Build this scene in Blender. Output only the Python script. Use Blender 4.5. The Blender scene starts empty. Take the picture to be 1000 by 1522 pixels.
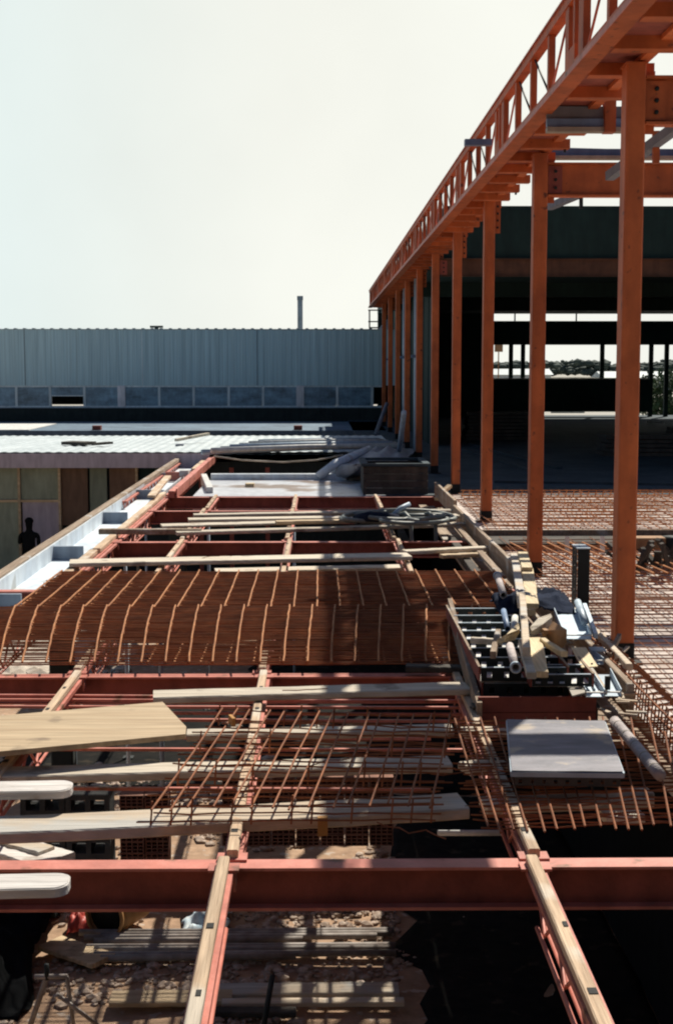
import bpy, bmesh, math, random
from mathutils import Vector, Matrix, noise
random.seed(7)
R = math.radians
S = bpy.context.scene
COL = S.collection
# ---------------------------------------------------------------- camera
F = 2114.0; TH = math.atan((761-543)/F)
PH = math.atan((500-474)*math.cos(TH)/F)
_cy, _sy, _ct, _st = math.cos(PH), math.sin(PH), math.cos(TH), math.sin(TH)
RV = Vector((_cy, -_sy, 0)); FV = Vector((_sy*_ct, _cy*_ct, -_st)); UV = Vector((_sy*_st, _cy*_st, _ct))
EYE = Vector((0, 0, 5.3))
cd = bpy.data.cameras.new('camera'); cam = bpy.data.objects.new('camera', cd); COL.objects.link(cam)
cam.location = EYE
cam.rotation_euler = Matrix((RV, UV, -FV)).transposed().to_euler()
cd.sensor_fit = 'VERTICAL'; cd.sensor_height = 36; cd.sensor_width = 36
cd.lens = F/1522*36; cd.clip_start = 0.1; cd.clip_end = 6000
S.camera = cam
S.render.resolution_x = 672; S.render.resolution_y = 1024
S.view_settings.view_transform = 'Standard'; S.view_settings.look = 'None'
S.view_settings.exposure = 0.35; S.view_settings.gamma = 1
S.render.engine = 'CYCLES'
S.cycles.filter_width = 2.1
# ---------------------------------------------------------------- sun and sky
SUN_V = Vector((0.38, 0.87, 1.0)).normalized()
elev = math.asin(SUN_V.z); azim = math.atan2(SUN_V.x, SUN_V.y)
sd = bpy.data.lights.new('sun', 'SUN'); sd.energy = 5.0; sd.angle = R(0.5); sd.color = (1.0, .93, .80)
sun = bpy.data.objects.new('sun', sd); COL.objects.link(sun)
sun.rotation_euler = SUN_V.to_track_quat('Z', 'Y').to_euler(); sun.location = (10, 20, 40)
W = bpy.data.worlds.new('World'); S.world = W; W.use_nodes = True
nt = W.node_tree; nt.nodes.clear()
def wn(t, **k):
    n = nt.nodes.new(t)
    for a, b in k.items(): setattr(n, a, b)
    return n
out = wn('ShaderNodeOutputWorld'); bg = wn('ShaderNodeBackground')
sky = wn('ShaderNodeTexSky', sky_type='NISHITA', sun_disc=False, sun_elevation=elev, sun_rotation=azim,
         air_density=1.0, dust_density=1.0, ozone_density=2.5)
tc = wn('ShaderNodeTexCoord'); sep = wn('ShaderNodeSeparateXYZ'); nt.links.new(tc.outputs['Generated'], sep.inputs[0])
mr = wn('ShaderNodeMapRange', interpolation_type='SMOOTHSTEP'); mr.inputs['From Min'].default_value = .24; mr.inputs['From Max'].default_value = .45
mr.inputs['To Min'].default_value = 1.0; mr.inputs['To Max'].default_value = 0.0
nt.links.new(sep.outputs['Z'], mr.inputs['Value'])
# bright veil confined to the low sky ahead, holding down its fill light
my = wn('ShaderNodeMapRange', interpolation_type='SMOOTHSTEP'); my.inputs['From Min'].default_value = 0.6; my.inputs['From Max'].default_value = .88
my.inputs['To Min'].default_value = .0; my.inputs['To Max'].default_value = 1.0
nt.links.new(sep.outputs['Y'], my.inputs['Value'])
mu = wn('ShaderNodeMath', operation='MULTIPLY'); nt.links.new(mr.outputs[0], mu.inputs[0]); nt.links.new(my.outputs[0], mu.inputs[1])
mx = wn('ShaderNodeMapRange', interpolation_type='SMOOTHSTEP'); mx.inputs['From Min'].default_value = -.32; mx.inputs['From Max'].default_value = .02
nt.links.new(sep.outputs['X'], mx.inputs['Value'])
veil = wn('ShaderNodeMix', data_type='RGBA'); veil.inputs['A'].default_value = (11.8, 13.6, 13.5, 1); veil.inputs['B'].default_value = (15.0, 15.1, 13.9, 1)
nt.links.new(mx.outputs[0], veil.inputs['Factor'])
ns = wn('ShaderNodeTexNoise'); ns.inputs['Scale'].default_value = 3.0; ns.inputs['Detail'].default_value = 5; nt.links.new(tc.outputs['Generated'], ns.inputs['Vector'])
nr = wn('ShaderNodeMapRange'); nr.inputs['From Min'].default_value = .3; nr.inputs['From Max'].default_value = .7; nr.inputs['To Min'].default_value = .92; nr.inputs['To Max'].default_value = 1.05
nt.links.new(ns.outputs['Fac'], nr.inputs['Value'])
hv = wn('ShaderNodeHueSaturation'); nt.links.new(nr.outputs[0], hv.inputs['Value']); nt.links.new(veil.outputs['Result'], hv.inputs['Color'])
mixw = wn('ShaderNodeMix', data_type='RGBA'); nt.links.new(mu.outputs[0], mixw.inputs['Factor'])
nt.links.new(sky.outputs[0], mixw.inputs['A']); nt.links.new(hv.outputs[0], mixw.inputs['B'])
nt.links.new(mixw.outputs['Result'], bg.inputs['Color']); bg.inputs['Strength'].default_value = .05
nt.links.new(bg.outputs[0], out.inputs[0])
# ---------------------------------------------------------------- helpers
def ray(x, y): return FV + RV*((x-500)/F) - UV*((y-761)/F)
def az(x, y, z=3.0):
    r = ray(x, y); return EYE + r*((z-EYE.z)/r.z)
def ay(x, y, Y):
    r = ray(x, y); return EYE + r*(Y/r.y)
class MB:
    def __init__(s): s.v = []; s.f = []; s.sm = []
    def add(s, vs, fs, smooth=False):
        n = len(s.v); s.v += [tuple(p) for p in vs]
        for f in fs: s.f.append([i+n for i in f]); s.sm.append(smooth)
    def box(s, x0, x1, y0, y1, z0, z1):
        s.add([(x0,y0,z0),(x1,y0,z0),(x1,y1,z0),(x0,y1,z0),(x0,y0,z1),(x1,y0,z1),(x1,y1,z1),(x0,y1,z1)],
              [(3,2,1,0),(4,5,6,7),(0,1,5,4),(1,2,6,5),(2,3,7,6),(3,0,4,7)])
        return s
    def bar(s, p, q, w, h, up=(0,0,1), seg=1, jit=0.0, bev=0.0, sag=0.0):
        """rectangular bar from p to q, width w sideways, height h along up, bevelled edges"""
        p = Vector(p); q = Vector(q); d = (q-p).normalized(); u = Vector(up)
        sd_ = d.cross(u)
        if sd_.length < 1e-4: sd_ = d.cross(Vector((0,1,0)))
        sd_.normalize(); u = sd_.cross(d).normalized()
        if bev > 0:
            b = bev
            prof = [(-w/2+b,-h/2),(w/2-b,-h/2),(w/2,-h/2+b),(w/2,h/2-b),(w/2-b,h/2),(-w/2+b,h/2),(-w/2,h/2-b),(-w/2,-h/2+b)]
        else: prof = [(-w/2,-h/2),(w/2,-h/2),(w/2,h/2),(-w/2,h/2)]
        n = len(prof); vs = []
        for i in range(seg+1):
            t = i/seg; c = p.lerp(q, t) - u*(sag*4*t*(1-t))
            j1 = random.uniform(-jit, jit); j2 = random.uniform(-jit, jit)*.5; sc = 1+random.uniform(-jit, jit)*2
            for a, b_ in prof: vs.append(c + sd_*(a*sc+j1) + u*(b_+j2))
        fs = [tuple(range(n))[::-1], tuple(range(seg*n, seg*n+n))]
        for i in range(seg):
            for k in range(n):
                a = i*n+k; b2 = i*n+(k+1) % n
                fs.append((a, b2, b2+n, a+n))
        s.add(vs, fs); return s
    def tube(s, pts, r, n=6, cap=True):
        pts = [Vector(p) for p in pts]; vs = []
        for i, c in enumerate(pts):
            d = (pts[min(i+1, len(pts)-1)] - pts[max(i-1, 0)]).normalized()
            a = d.cross(Vector((0,0,1)))
            if a.length < .05: a = d.cross(Vector((0,1,0)))
            a.normalize(); b = a.cross(d)
            for k in range(n):
                t = 2*math.pi*k/n; vs.append(c + (a*math.cos(t)+b*math.sin(t))*r)
        fs = []
        for i in range(len(pts)-1):
            for k in range(n):
                q = i*n+k; w = i*n+(k+1) % n; fs.append((q, w, w+n, q+n))
        m = (len(pts)-1)*n
        if cap: fs += [tuple(range(n))[::-1], tuple(range(m, m+n))]
        s.add(vs, fs, n > 5); return s
    def pipe(s, p, q, ro, ri, n=14):
        p = Vector(p); q = Vector(q); d = (q-p).normalized(); a = d.cross(Vector((0,0,1)))
        if a.length < .05: a = d.cross(Vector((0,1,0)))
        a.normalize(); b = a.cross(d); vs = []
        for c, r in ((p,ro),(q,ro),(q,ri),(p,ri)):
            for k in range(n):
                t = 2*math.pi*k/n; vs.append(c+(a*math.cos(t)+b*math.sin(t))*r)
        fs = []
        for j in range(4):
            for k in range(n):
                k2 = (k+1) % n; j2 = (j+1) % 4
                fs.append((j*n+k, j*n+k2, j2*n+k2, j2*n+k))
        s.add(vs, fs, True); return s
    def prism(s, top, t):
        """polygon (list of points) extruded down by t"""
        top = [Vector(p) for p in top]; n = len(top)
        a = sum(((top[i].x*top[(i+1) % n].y - top[(i+1) % n].x*top[i].y) for i in range(n)))
        if a < 0: top = top[::-1]
        vs = top + [p - Vector((0,0,t)) for p in top]
        s.add(vs, [tuple(range(n)), tuple(range(2*n-1, n-1, -1))] + [(i, i+n, (i+1) % n+n, (i+1) % n) for i in range(n)])
        return s
    def plate_holes(s, c, ux, uz, w, h, holes, t=.004, hw=.02, hh=.03):
        """thin plate centred c, spanning ux (w) and uz (h), with a row of rectangular holes"""
        c = Vector(c); ux = Vector(ux); uz = Vector(uz); un = ux.cross(uz).normalized()
        def q(x0, x1, z0, z1):
            pts = [c+ux*x+uz*z for x, z in ((x0,z0),(x1,z0),(x1,z1),(x0,z1))]
            s.add([p-un*t/2 for p in pts]+[p+un*t/2 for p in pts], [(3,2,1,0),(4,5,6,7),(0,1,5,4),(1,2,6,5),(2,3,7,6),(3,0,4,7)])
        q(-w/2, w/2, -h/2, -hh/2); q(-w/2, w/2, hh/2, h/2)
        xs = [-w/2 + w*(i+.5)/holes for i in range(holes)]; e = -w/2
        for x in xs: q(e, x-hw/2, -hh/2, hh/2); e = x+hw/2
        q(e, w/2, -hh/2, hh/2)
        return s
def setp(o, label=None, cat=None, group=None, kind=None):
    if label: o['label'] = label
    if cat: o['category'] = cat
    if group: o['group'] = group
    if kind: o['kind'] = kind
    return o
def build(name, mb, m, parent=None, origin=None):
    me = bpy.data.meshes.new(name)
    if origin is None:
        if parent is not None: origin = Vector((0,0,0)) if (parent.get('_local') or (parent.parent and parent.parent.get('_local'))) else wloc(parent)
        else:
            n = len(mb.v); origin = Vector((sum(p[0] for p in mb.v)/n, sum(p[1] for p in mb.v)/n, min(p[2] for p in mb.v)))
    ox, oy, oz = origin
    me.from_pydata([(a-ox, b-oy, c-oz) for a, b, c in mb.v], [], mb.f); me.update()
    me.polygons.foreach_set('use_smooth', mb.sm)
    o = bpy.data.objects.new(name, me); COL.objects.link(o); me.materials.append(m)
    if parent is not None: o.parent = parent
    else: o.location = origin
    return o
def wloc(o):
    v = Vector(o.location)
    while o.parent: o = o.parent; v += Vector(o.location)
    return v
def thing(name, loc, label, cat, group=None):
    o = bpy.data.objects.new(name, None); COL.objects.link(o); o.location = loc; o.empty_display_size = .2
    return setp(o, label, cat, group)
def solo(name, mb, m, label, cat, group=None, kind=None): return setp(build(name, mb, m), label, cat, group, kind)
def struct(name, mb, m): return setp(build(name, mb, m, origin=Vector((0,0,0))), kind='structure')
def dup(root, loc, label, group=None):
    r = root.copy(); COL.objects.link(r); r.location = loc; r['label'] = label
    if group: r['group'] = group
    for ch in list(root.children):
        c = ch.copy(); COL.objects.link(c); c.parent = r
        for g in ch.children: d = g.copy(); COL.objects.link(d); d.parent = c
    return r
# ---------------------------------------------------------------- materials
def mat(name, c1, c2=None, scale=3.0, rough=.7, metal=0.0, stretch=(1,1,1), bump=.0, bscale=40, lo=.35, hi=.65, spot=None, spotscale=6, spotlo=.6, spec=.3, grime=.22):
    m = bpy.data.materials.new(name); m.use_nodes = True; t = m.node_tree; N = t.nodes; L = t.links
    b = N['Principled BSDF']; b.inputs['Roughness'].default_value = rough; b.inputs['Metallic'].default_value = metal
    b.inputs['Specular IOR Level'].default_value = spec
    c2 = c2 or tuple(x*.7 for x in c1)
    g = N.new('ShaderNodeNewGeometry'); mp = N.new('ShaderNodeMapping'); mp.inputs['Scale'].default_value = stretch
    L.new(g.outputs['Position'], mp.inputs['Vector'])
    n = N.new('ShaderNodeTexNoise'); n.inputs['Scale'].default_value = scale; n.inputs['Detail'].default_value = 8; n.inputs['Roughness'].default_value = .65
    L.new(mp.outputs[0], n.inputs['Vector'])
    r = N.new('ShaderNodeValToRGB'); r.color_ramp.elements[0].position = lo; r.color_ramp.elements[1].position = hi
    r.color_ramp.elements[0].color = (*c2, 1); r.color_ramp.elements[1].color = (*c1, 1)
    L.new(n.outputs['Fac'], r.inputs['Fac']); last = r.outputs['Color']
    if spot:
        n2 = N.new('ShaderNodeTexNoise'); n2.inputs['Scale'].default_value = spotscale; n2.inputs['Detail'].default_value = 6
        L.new(g.outputs['Position'], n2.inputs['Vector'])
        r2 = N.new('ShaderNodeMapRange'); r2.inputs['From Min'].default_value = spotlo; r2.inputs['From Max'].default_value = spotlo+.08
        L.new(n2.outputs['Fac'], r2.inputs['Value'])
        mm = N.new('ShaderNodeMix'); mm.data_type = 'RGBA'; L.new(r2.outputs[0], mm.inputs['Factor']); L.new(last, mm.inputs['A'])
        mm.inputs['B'].default_value = (*spot, 1); last = mm.outputs['Result']
    mp4 = N.new('ShaderNodeMapping'); mp4.inputs['Scale'].default_value = (stretch[0]*5, stretch[1]*5, stretch[2]*1.1); L.new(g.outputs['Position'], mp4.inputs['Vector'])
    n4 = N.new('ShaderNodeTexNoise'); n4.inputs['Scale'].default_value = 1.6; n4.inputs['Detail'].default_value = 5; L.new(mp4.outputs[0], n4.inputs['Vector'])
    r4 = N.new('ShaderNodeMapRange'); r4.inputs['From Min'].default_value = .3; r4.inputs['From Max'].default_value = .7; r4.inputs['To Min'].default_value = 1-grime; r4.inputs['To Max'].default_value = 1+grime*.5
    L.new(n4.outputs['Fac'], r4.inputs['Value']); h4 = N.new('ShaderNodeHueSaturation'); L.new(r4.outputs[0], h4.inputs['Value']); L.new(last, h4.inputs['Color']); last = h4.outputs[0]
    oi = N.new('ShaderNodeObjectInfo'); mr_ = N.new('ShaderNodeMapRange'); mr_.inputs['To Min'].default_value = .85; mr_.inputs['To Max'].default_value = 1.12
    L.new(oi.outputs['Random'], mr_.inputs['Value'])
    hs = N.new('ShaderNodeHueSaturation'); L.new(mr_.outputs[0], hs.inputs['Value']); L.new(last, hs.inputs['Color'])
    L.new(hs.outputs[0], b.inputs['Base Color'])
    if bump:
        n3 = N.new('ShaderNodeTexNoise'); n3.inputs['Scale'].default_value = bscale; n3.inputs['Detail'].default_value = 6
        L.new(mp.outputs[0], n3.inputs['Vector'])
        bp = N.new('ShaderNodeBump'); bp.inputs['Strength'].default_value = bump; bp.inputs['Distance'].default_value = .02
        L.new(n3.outputs['Fac'], bp.inputs['Height']); L.new(bp.outputs[0], b.inputs['Normal'])
    return m
M = {}
M['orange'] = mat('orange_primer', (.56,.145,.045), (.38,.095,.032), 2.2, .62, bump=.15, bscale=60, spot=(.15,.05,.03), spotscale=11, spotlo=.64)
M['red'] = mat('red_primer', (.60,.22,.17), (.46,.14,.10), 3, .55, bump=.1, spot=(.2,.09,.05), spotscale=5, spotlo=.62)
M['brownred'] = mat('shaded_red_primer', (.32,.085,.06), (.21,.055,.04), 4, .7, bump=.2)  # darker copy of the red, shade on beam webs put into the colour
M['foot'] = mat('black_bitumen', (.02,.02,.02), (.012,.012,.012), 8, .8)
M['woodx'] = mat('bleached_board', (.72,.65,.54), (.50,.42,.32), 3, .8, stretch=(.35,6,6), bump=.5, bscale=14, spot=(.30,.25,.2), spotscale=3, spotlo=.62)
M['woodx2'] = mat('dusty_board', (.66,.57,.45), (.50,.38,.27), 2.2, .8, stretch=(.3,7,7), bump=.4, bscale=12, spot=(.52,.50,.46), spotscale=1.6, spotlo=.52)
M['ply'] = mat('plywood_board', (.62,.48,.31), (.46,.33,.2), 3.0, .75, stretch=(.3,6,6), bump=.3, bscale=10, spot=(.3,.22,.14), spotscale=3.3, spotlo=.63)
M['woody'] = mat('joist_timber', (.64,.48,.33), (.42,.29,.19), 3, .8, stretch=(7,.35,7), bump=.4, bscale=12, spot=(.60,.52,.42), spotscale=2, spotlo=.55)
M['woodyg'] = mat('grey_edge_timber', (.40,.31,.23), (.22,.15,.10), 3, .85, stretch=(6,.35,6), bump=.5, bscale=12, spot=(.45,.42,.38), spotscale=3, spotlo=.58)
M['fresh'] = mat('fresh_timber', (.75,.62,.40), (.62,.48,.28), 3, .7, stretch=(6,.4,6), bump=.3, bscale=12)
M['rust'] = mat('rusty_bar', (.36,.13,.05), (.17,.06,.03), 5, .85, bump=.2)
M['rustd'] = mat('dark_rusty_wire', (.42,.16,.065), (.24,.085,.04), 5, .9)
M['ruston'] = mat('orange_rusty_bar', (.52,.22,.08), (.34,.13,.05), 5, .85)
M['galv'] = mat('galvanised_steel', (.50,.60,.68), (.36,.45,.54), 3, .5, .1, bump=.1)
M['blue'] = mat('blue_grey_steel', (.16,.25,.40), (.11,.17,.28), 3, .5)
M['beige'] = mat('beige_steel', (.38,.33,.27), (.28,.25,.2), 3, .6)
M['trough'] = mat('pale_trough_lining', (.70,.76,.80), (.52,.60,.68), 2, .5, stretch=(1,.5,1), spot=(.45,.47,.47), spotscale=2.5, spotlo=.6)
M['divider'] = mat('blue_grey_form', (.33,.39,.46), (.26,.31,.38), 2, .7)
M['blueroof'] = mat('blue_roof_felt', (.16,.24,.32), (.08,.12,.17), .8, .8)
M['whitewash'] = mat('cement_washed_board', (.74,.71,.68), (.52,.48,.45), 2.6, .85, stretch=(.4,5,5), bump=.5, bscale=12, spot=(.42,.36,.31), spotscale=4, spotlo=.6)
M['shade_sheet'] = mat('painted_shade_black', (.022,.020,.018), (.010,.011,.011), 3, .9, spot=(.05,.04,.03), spotscale=5, spotlo=.6, spec=.05)
M['shaded_orange'] = mat('shaded_orange_primer', (.13,.06,.035), (.08,.04,.025), 3, .8)  # darker copy of the orange, hall shade put into the beam colour
M['conc'] = mat('pale_concrete', (.70,.63,.58), (.52,.45,.41), 2.5, .9, bump=.4, bscale=30, spot=(.40,.31,.26), spotscale=1.3, spotlo=.56)
M['floor'] = mat('teal_shade_concrete', (.055,.08,.095), (.03,.045,.055), 1.2, .9, bump=.3)  # teal tone of the hall shade put into the floor colour
M['wet'] = mat('wet_white_concrete', (.60,.62,.66), (.46,.48,.52), 1.6, .35, spot=(.22,.15,.11), spotscale=.9, spotlo=.54)
M['dark'] = mat('dark_steel', (.022,.03,.03), (.014,.018,.018), 2, .7)
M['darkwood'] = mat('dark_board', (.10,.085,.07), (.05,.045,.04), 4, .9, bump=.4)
M['interior'] = mat('teal_shade_soffit', (.016,.042,.038), (.010,.026,.024), .8, .8)  # dark teal of the hall shade put into the colour
M['cream'] = mat('beige_panel', (.30,.33,.25), (.24,.27,.2), 1, .8)
M['panelbrown'] = mat('brown_panel', (.20,.12,.08), (.15,.09,.06), 1, .8)
M['fascia'] = mat('lavender_fascia', (.52,.45,.50), (.45,.39,.44), 1.2, .8, bump=.2)
M['whiteroof'] = mat('white_roof_sheet', (.52,.58,.60), (.36,.42,.44), 1.2, .6)
M['clad'] = mat('grey_cladding', (.60,.80,.84), (.50,.67,.70), .9, .6, stretch=(2.5,1,.15), lo=.3, hi=.7)
M['brickdark'] = mat('dark_plinth', (.035,.045,.043), (.022,.03,.03), 2, .8)
M['mullion'] = mat('grey_mullion', (.78,.84,.84), (.66,.72,.72), 2, .6)
M['pillar'] = mat('pale_pillar', (.85,.80,.80), (.75,.71,.71), 2, .7)
M['glass'] = mat('reflection_tinted_glass', (.24,.40,.52), (.07,.13,.18), 1.1, .3, stretch=(1,1,2.2), spec=.6)  # uneven blue of reflections painted into the pane colour
M['chim'] = mat('chimney_metal', (.20,.22,.27), (.15,.17,.2), 2, .7)
M['earth'] = mat('earth', (.45,.30,.20), (.30,.19,.12), 1.4, .95, bump=.8, bscale=9, spot=(.50,.42,.35), spotscale=7, spotlo=.58)
M['pebble'] = mat('pebbles', (.66,.54,.45), (.32,.22,.16), 11, .9)
M['rubble'] = mat('pale_rubble', (.72,.64,.54), (.50,.42,.34), 4, .95, bump=.5)
M['steelplate'] = mat('stained_steel_sheet', (.25,.235,.27), (.14,.14,.17), 3.4, .55, .0, stretch=(.7,2,1), spot=(.40,.33,.26), spotscale=4, spotlo=.58, bump=.15)
M['pipe'] = mat('dusty_wrapped_pipe', (.52,.46,.45), (.38,.33,.32), 8, .8, bump=.5, bscale=50)
M['tarp'] = mat('dark_tarpaulin', (.03,.04,.07), (.015,.02,.035), 3, .95, spec=.05, bump=.6, bscale=10)
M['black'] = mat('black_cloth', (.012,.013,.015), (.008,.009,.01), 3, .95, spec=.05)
M['skin'] = mat('skin', (.30,.17,.11), (.26,.14,.09), 5, .6)
M['cover'] = mat('grey_cover_sheet', (.40,.41,.43), (.30,.31,.34), 1.5, .7, bump=.6, bscale=5)
M['hose'] = mat('grey_green_hose', (.20,.22,.20), (.10,.12,.12), 5, .5)
M['pipeblue'] = mat('pale_blue_pipe', (.40,.50,.60), (.30,.40,.5), 3, .5)
M['drum'] = mat('ochre_drum', (.40,.22,.09), (.28,.15,.06), 4, .6)
M['redcloth'] = mat('red_plastic', (.60,.09,.06), (.4,.05,.04), 6, .5)
M['bluecloth'] = mat('pale_blue_sack', (.35,.50,.62), (.65,.68,.68), 7, .7)
M['white'] = mat('white_block', (.75,.75,.72), (.6,.6,.58), 3, .8)
M['card'] = mat('brown_cardboard', (.42,.24,.12), (.34,.19,.1), 4, .8)
M['brick'] = mat('hollow_clay_brick', (.34,.17,.12), (.24,.12,.09), 6, .9)
M['block'] = mat('concrete_block', (.10,.10,.10), (.06,.065,.065), 6, .9, bump=.4)
M['leaf'] = mat('foliage', (.07,.12,.045), (.035,.07,.03), .6, .8)
M['leaf2'] = mat('far_foliage', (.075,.10,.085), (.045,.065,.06), .08, .9)
M['farground'] = mat('far_field', (.42,.40,.36), (.34,.33,.28), .01, .9)
M['steelpipe'] = mat('dull_steel_pipe', (.42,.38,.35), (.22,.18,.16), 5, .6)
M['yellowtag'] = mat('ochre_tag', (.42,.22,.06), (.36,.17,.05), 8, .8)

ORD = ['nearest','second','third','fourth','fifth','sixth','seventh','eighth','ninth','tenth','eleventh','twelfth']
def nth(i): return 'nearest' if i == 0 else ORD[i]+' nearest'
# ================================================================ setting
g = MB(); NX = 60
xs = [-3000,-600,-120,-40]+[-20+i*.8 for i in range(50)]+[24,60,200,600,3000]
ys = [-60,-10,0]+[4+i*.8 for i in range(50)]+[50,70,100,200,600,2000,5000]
for j, y in enumerate(ys):
    for i, x in enumerate(xs):
        z = 0
        if -20 < x < 20 and 4 < y < 44: z = .06*noise.noise(Vector((x*.7, y*.7, 0)))
        g.v.append((x, y, z))
n = len(xs)
for j in range(len(ys)-1):
    for i in range(n-1): g.f.append((j*n+i, j*n+i+1, (j+1)*n+i+1, (j+1)*n+i)); g.sm.append(True)
struct('ground', g, M['earth'])
f = MB(); f.box(-900, 900, 95, 3500, .02, .03); struct('far_field', f, M['farground'])
f = MB(); f.box(-60, 120, 66.5, 95, .05, .06); struct('road', f, M['conc'])
# pebbles
peb = MB()
ICO = [(0,0,1),(.894,0,.447),(.276,.851,.447),(-.724,.526,.447),(-.724,-.526,.447),(.276,-.851,.447),(.724,.526,-.447),(-.276,.851,-.447),(-.894,0,-.447),(-.276,-.851,-.447),(.724,-.526,-.447),(0,0,-1)]
ICF = [(0,1,2),(0,2,3),(0,3,4),(0,4,5),(0,5,1),(1,6,2),(2,7,3),(3,8,4),(4,9,5),(5,10,1),(6,7,2),(7,8,3),(8,9,4),(9,10,5),(10,6,1),(11,7,6),(11,8,7),(11,9,8),(11,10,9),(11,6,10)]
def stone(mb, c, r):
    a = random.uniform(0, 6.28); ca, sa = math.cos(a), math.sin(a)
    sx, sy_, sz = r*random.uniform(.7,1.5), r*random.uniform(.6,1.1), r*random.uniform(.4,.75); vs = []
    for x, y, z in ICO:
        k = random.uniform(.85,1.15); x *= sx*k; y *= sy_*k; z *= sz*k
        vs.append((c[0]+x*ca-y*sa, c[1]+x*sa+y*ca, c[2]+z))
    mb.add(vs, ICF, False)
for i in range(9500):
    x = random.uniform(-3.6, 2.0); y = random.uniform(10.6, 18)
    if noise.noise(Vector((x*.9, y*1.3, 5))) < -.12: continue
    if x > .75+.15*noise.noise(Vector((y*2, 0, 0))) and random.random() < .995: continue
    stone(peb, (x, y, .06*noise.noise(Vector((x*.7, y*.7, 0)))+.012), random.choice((.012,.015,.02,.02,.026,.03,.04,.06)))
solo('gravel', peb, M['pebble'], 'brown and cream pebbles strewn over the earth below the joists', 'gravel', kind='stuff')
rub = MB()
for i in range(900):
    x = random.uniform(-9, -3.4); y = random.uniform(22.3, 30)
    stone(rub, (x, y, .04), random.choice((.05,.08,.13,.2)))
for i in range(60):
    x = random.uniform(-4.5, 0); y = random.uniform(17, 22)
    stone(rub, (x, y, .04), random.choice((.04,.06,.1)))
rub.prism([Vector((-12,22,.09)), Vector((-4.2,22.4,.09)), Vector((-4.4,30,.09)), Vector((-12,31,.09))], .06)
solo('rubble', rub, M['rubble'], 'sunlit pale rubble on the ground left of the joists', 'rubble', kind='stuff')
c0 = 0
def flatsheet(name, x0, x1, y0, y1, m, lab, seed, n=24):  # black sheets that stand in for shade on the ground under the deck
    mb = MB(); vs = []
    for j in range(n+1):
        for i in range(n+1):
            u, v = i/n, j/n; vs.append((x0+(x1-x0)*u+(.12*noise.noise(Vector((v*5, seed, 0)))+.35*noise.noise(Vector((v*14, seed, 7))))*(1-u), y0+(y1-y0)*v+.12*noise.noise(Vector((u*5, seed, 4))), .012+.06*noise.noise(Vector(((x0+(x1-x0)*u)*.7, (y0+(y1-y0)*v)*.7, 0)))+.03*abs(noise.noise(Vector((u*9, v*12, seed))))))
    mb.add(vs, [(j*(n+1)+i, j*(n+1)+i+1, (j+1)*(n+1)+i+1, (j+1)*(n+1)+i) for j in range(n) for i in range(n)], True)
    o = solo(name, mb, m, lab, 'sheeting', 'painted-in black shade on the ground'); md = o.modifiers.new('t', 'SOLIDIFY'); md.thickness = .004
flatsheet('ground_shade_sheet', -1.1, 2.7, 17.2, 33, M['shade_sheet'], 'painted-in black shade spread over the ground under the far bays', 1)
flatsheet('ground_shade_sheet', -4.2, -1.05, 17.4, 22.2, M['shade_sheet'], 'painted-in black shade on the ground left of the far bays, short of the pale rubble', 3)
flatsheet('ground_shade_sheet', .82, 2.74, 8.5, 17.1, M['shade_sheet'], 'painted-in black shade on the ground at lower right, right of the pebbles', 2)
# upper floor slab on the right and hall floor
XE = 2.2
s = MB(); s.box(XE, 16, 2, 19.3, 2.62, 2.9); struct('formwork_deck', s, M['conc'])
s = MB(); s.box(XE, 16, 19.3, 25.2, 2.6, 3.0); struct('raised_deck', s, M['conc'])
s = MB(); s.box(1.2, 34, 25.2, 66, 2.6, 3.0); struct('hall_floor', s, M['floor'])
s = MB(); s.box(-2.25, 1.2, 25.28, 28.85, 2.7, 2.98); struct('concrete_slab', s, M['wet'])
s = MB(); s.box(2.75, 3.0, 2, 66, 0, 2.58); struct('added_shade_wall', s, M['black'])  # near-black wall added to deepen the shade under the deck
s = MB(); s.box(-14, 18, -9, -1.6, 0, 8.5); struct('unseen_sky_blocker', s, M['brickdark'])  # unseen block added behind the camera to cut sky fill
# ================================================================ columns
CX = 2.46
root = thing('steel_column', (CX, 11.27, 2.9), 'tall orange steel column nearest the camera, black at its foot', 'column', 'orange steel columns carrying the roof edge girder')
root['_local'] = 1
b = MB(); b.bar((0,.1,.17),(0,.1,4.72), .152, .2, up=(0,1,0), bev=.012); build('shaft', b, M['orange'], root)
b = MB(); b.bar((0,.1,0),(0,.1,.17), .16, .21, up=(0,1,0), bev=.012); build('foot', b, M['foot'], root)
b = MB(); b.box(-.14,.14,-.05,.25,-.01,.012); build('base_plate', b, M['foot'], root)
b = MB(); b.box(-.085,.085,-.01,.21,4.7205,4.735); build('cap_plate', b, M['orange'], root)
b = MB(); b.box(.079,.16,.075,.09,4.2,4.68); cl = build('cleat', b, M['orange'], root)
for k in range(4):
    b = MB(); b.tube([(.12,.06,4.28+k*.1),(.12,.076,4.28+k*.1)], .017, 6); o = build('bolt', b, M['dark'], cl)
del root['_local']
cols = [root]
for i in range(1, 10):
    cols.append(dup(root, (CX, 11.27+4.75*i, 2.9 if i < 2 else 3.0), 'tall orange steel column, %s to the camera in the long row' % nth(i)))
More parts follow.
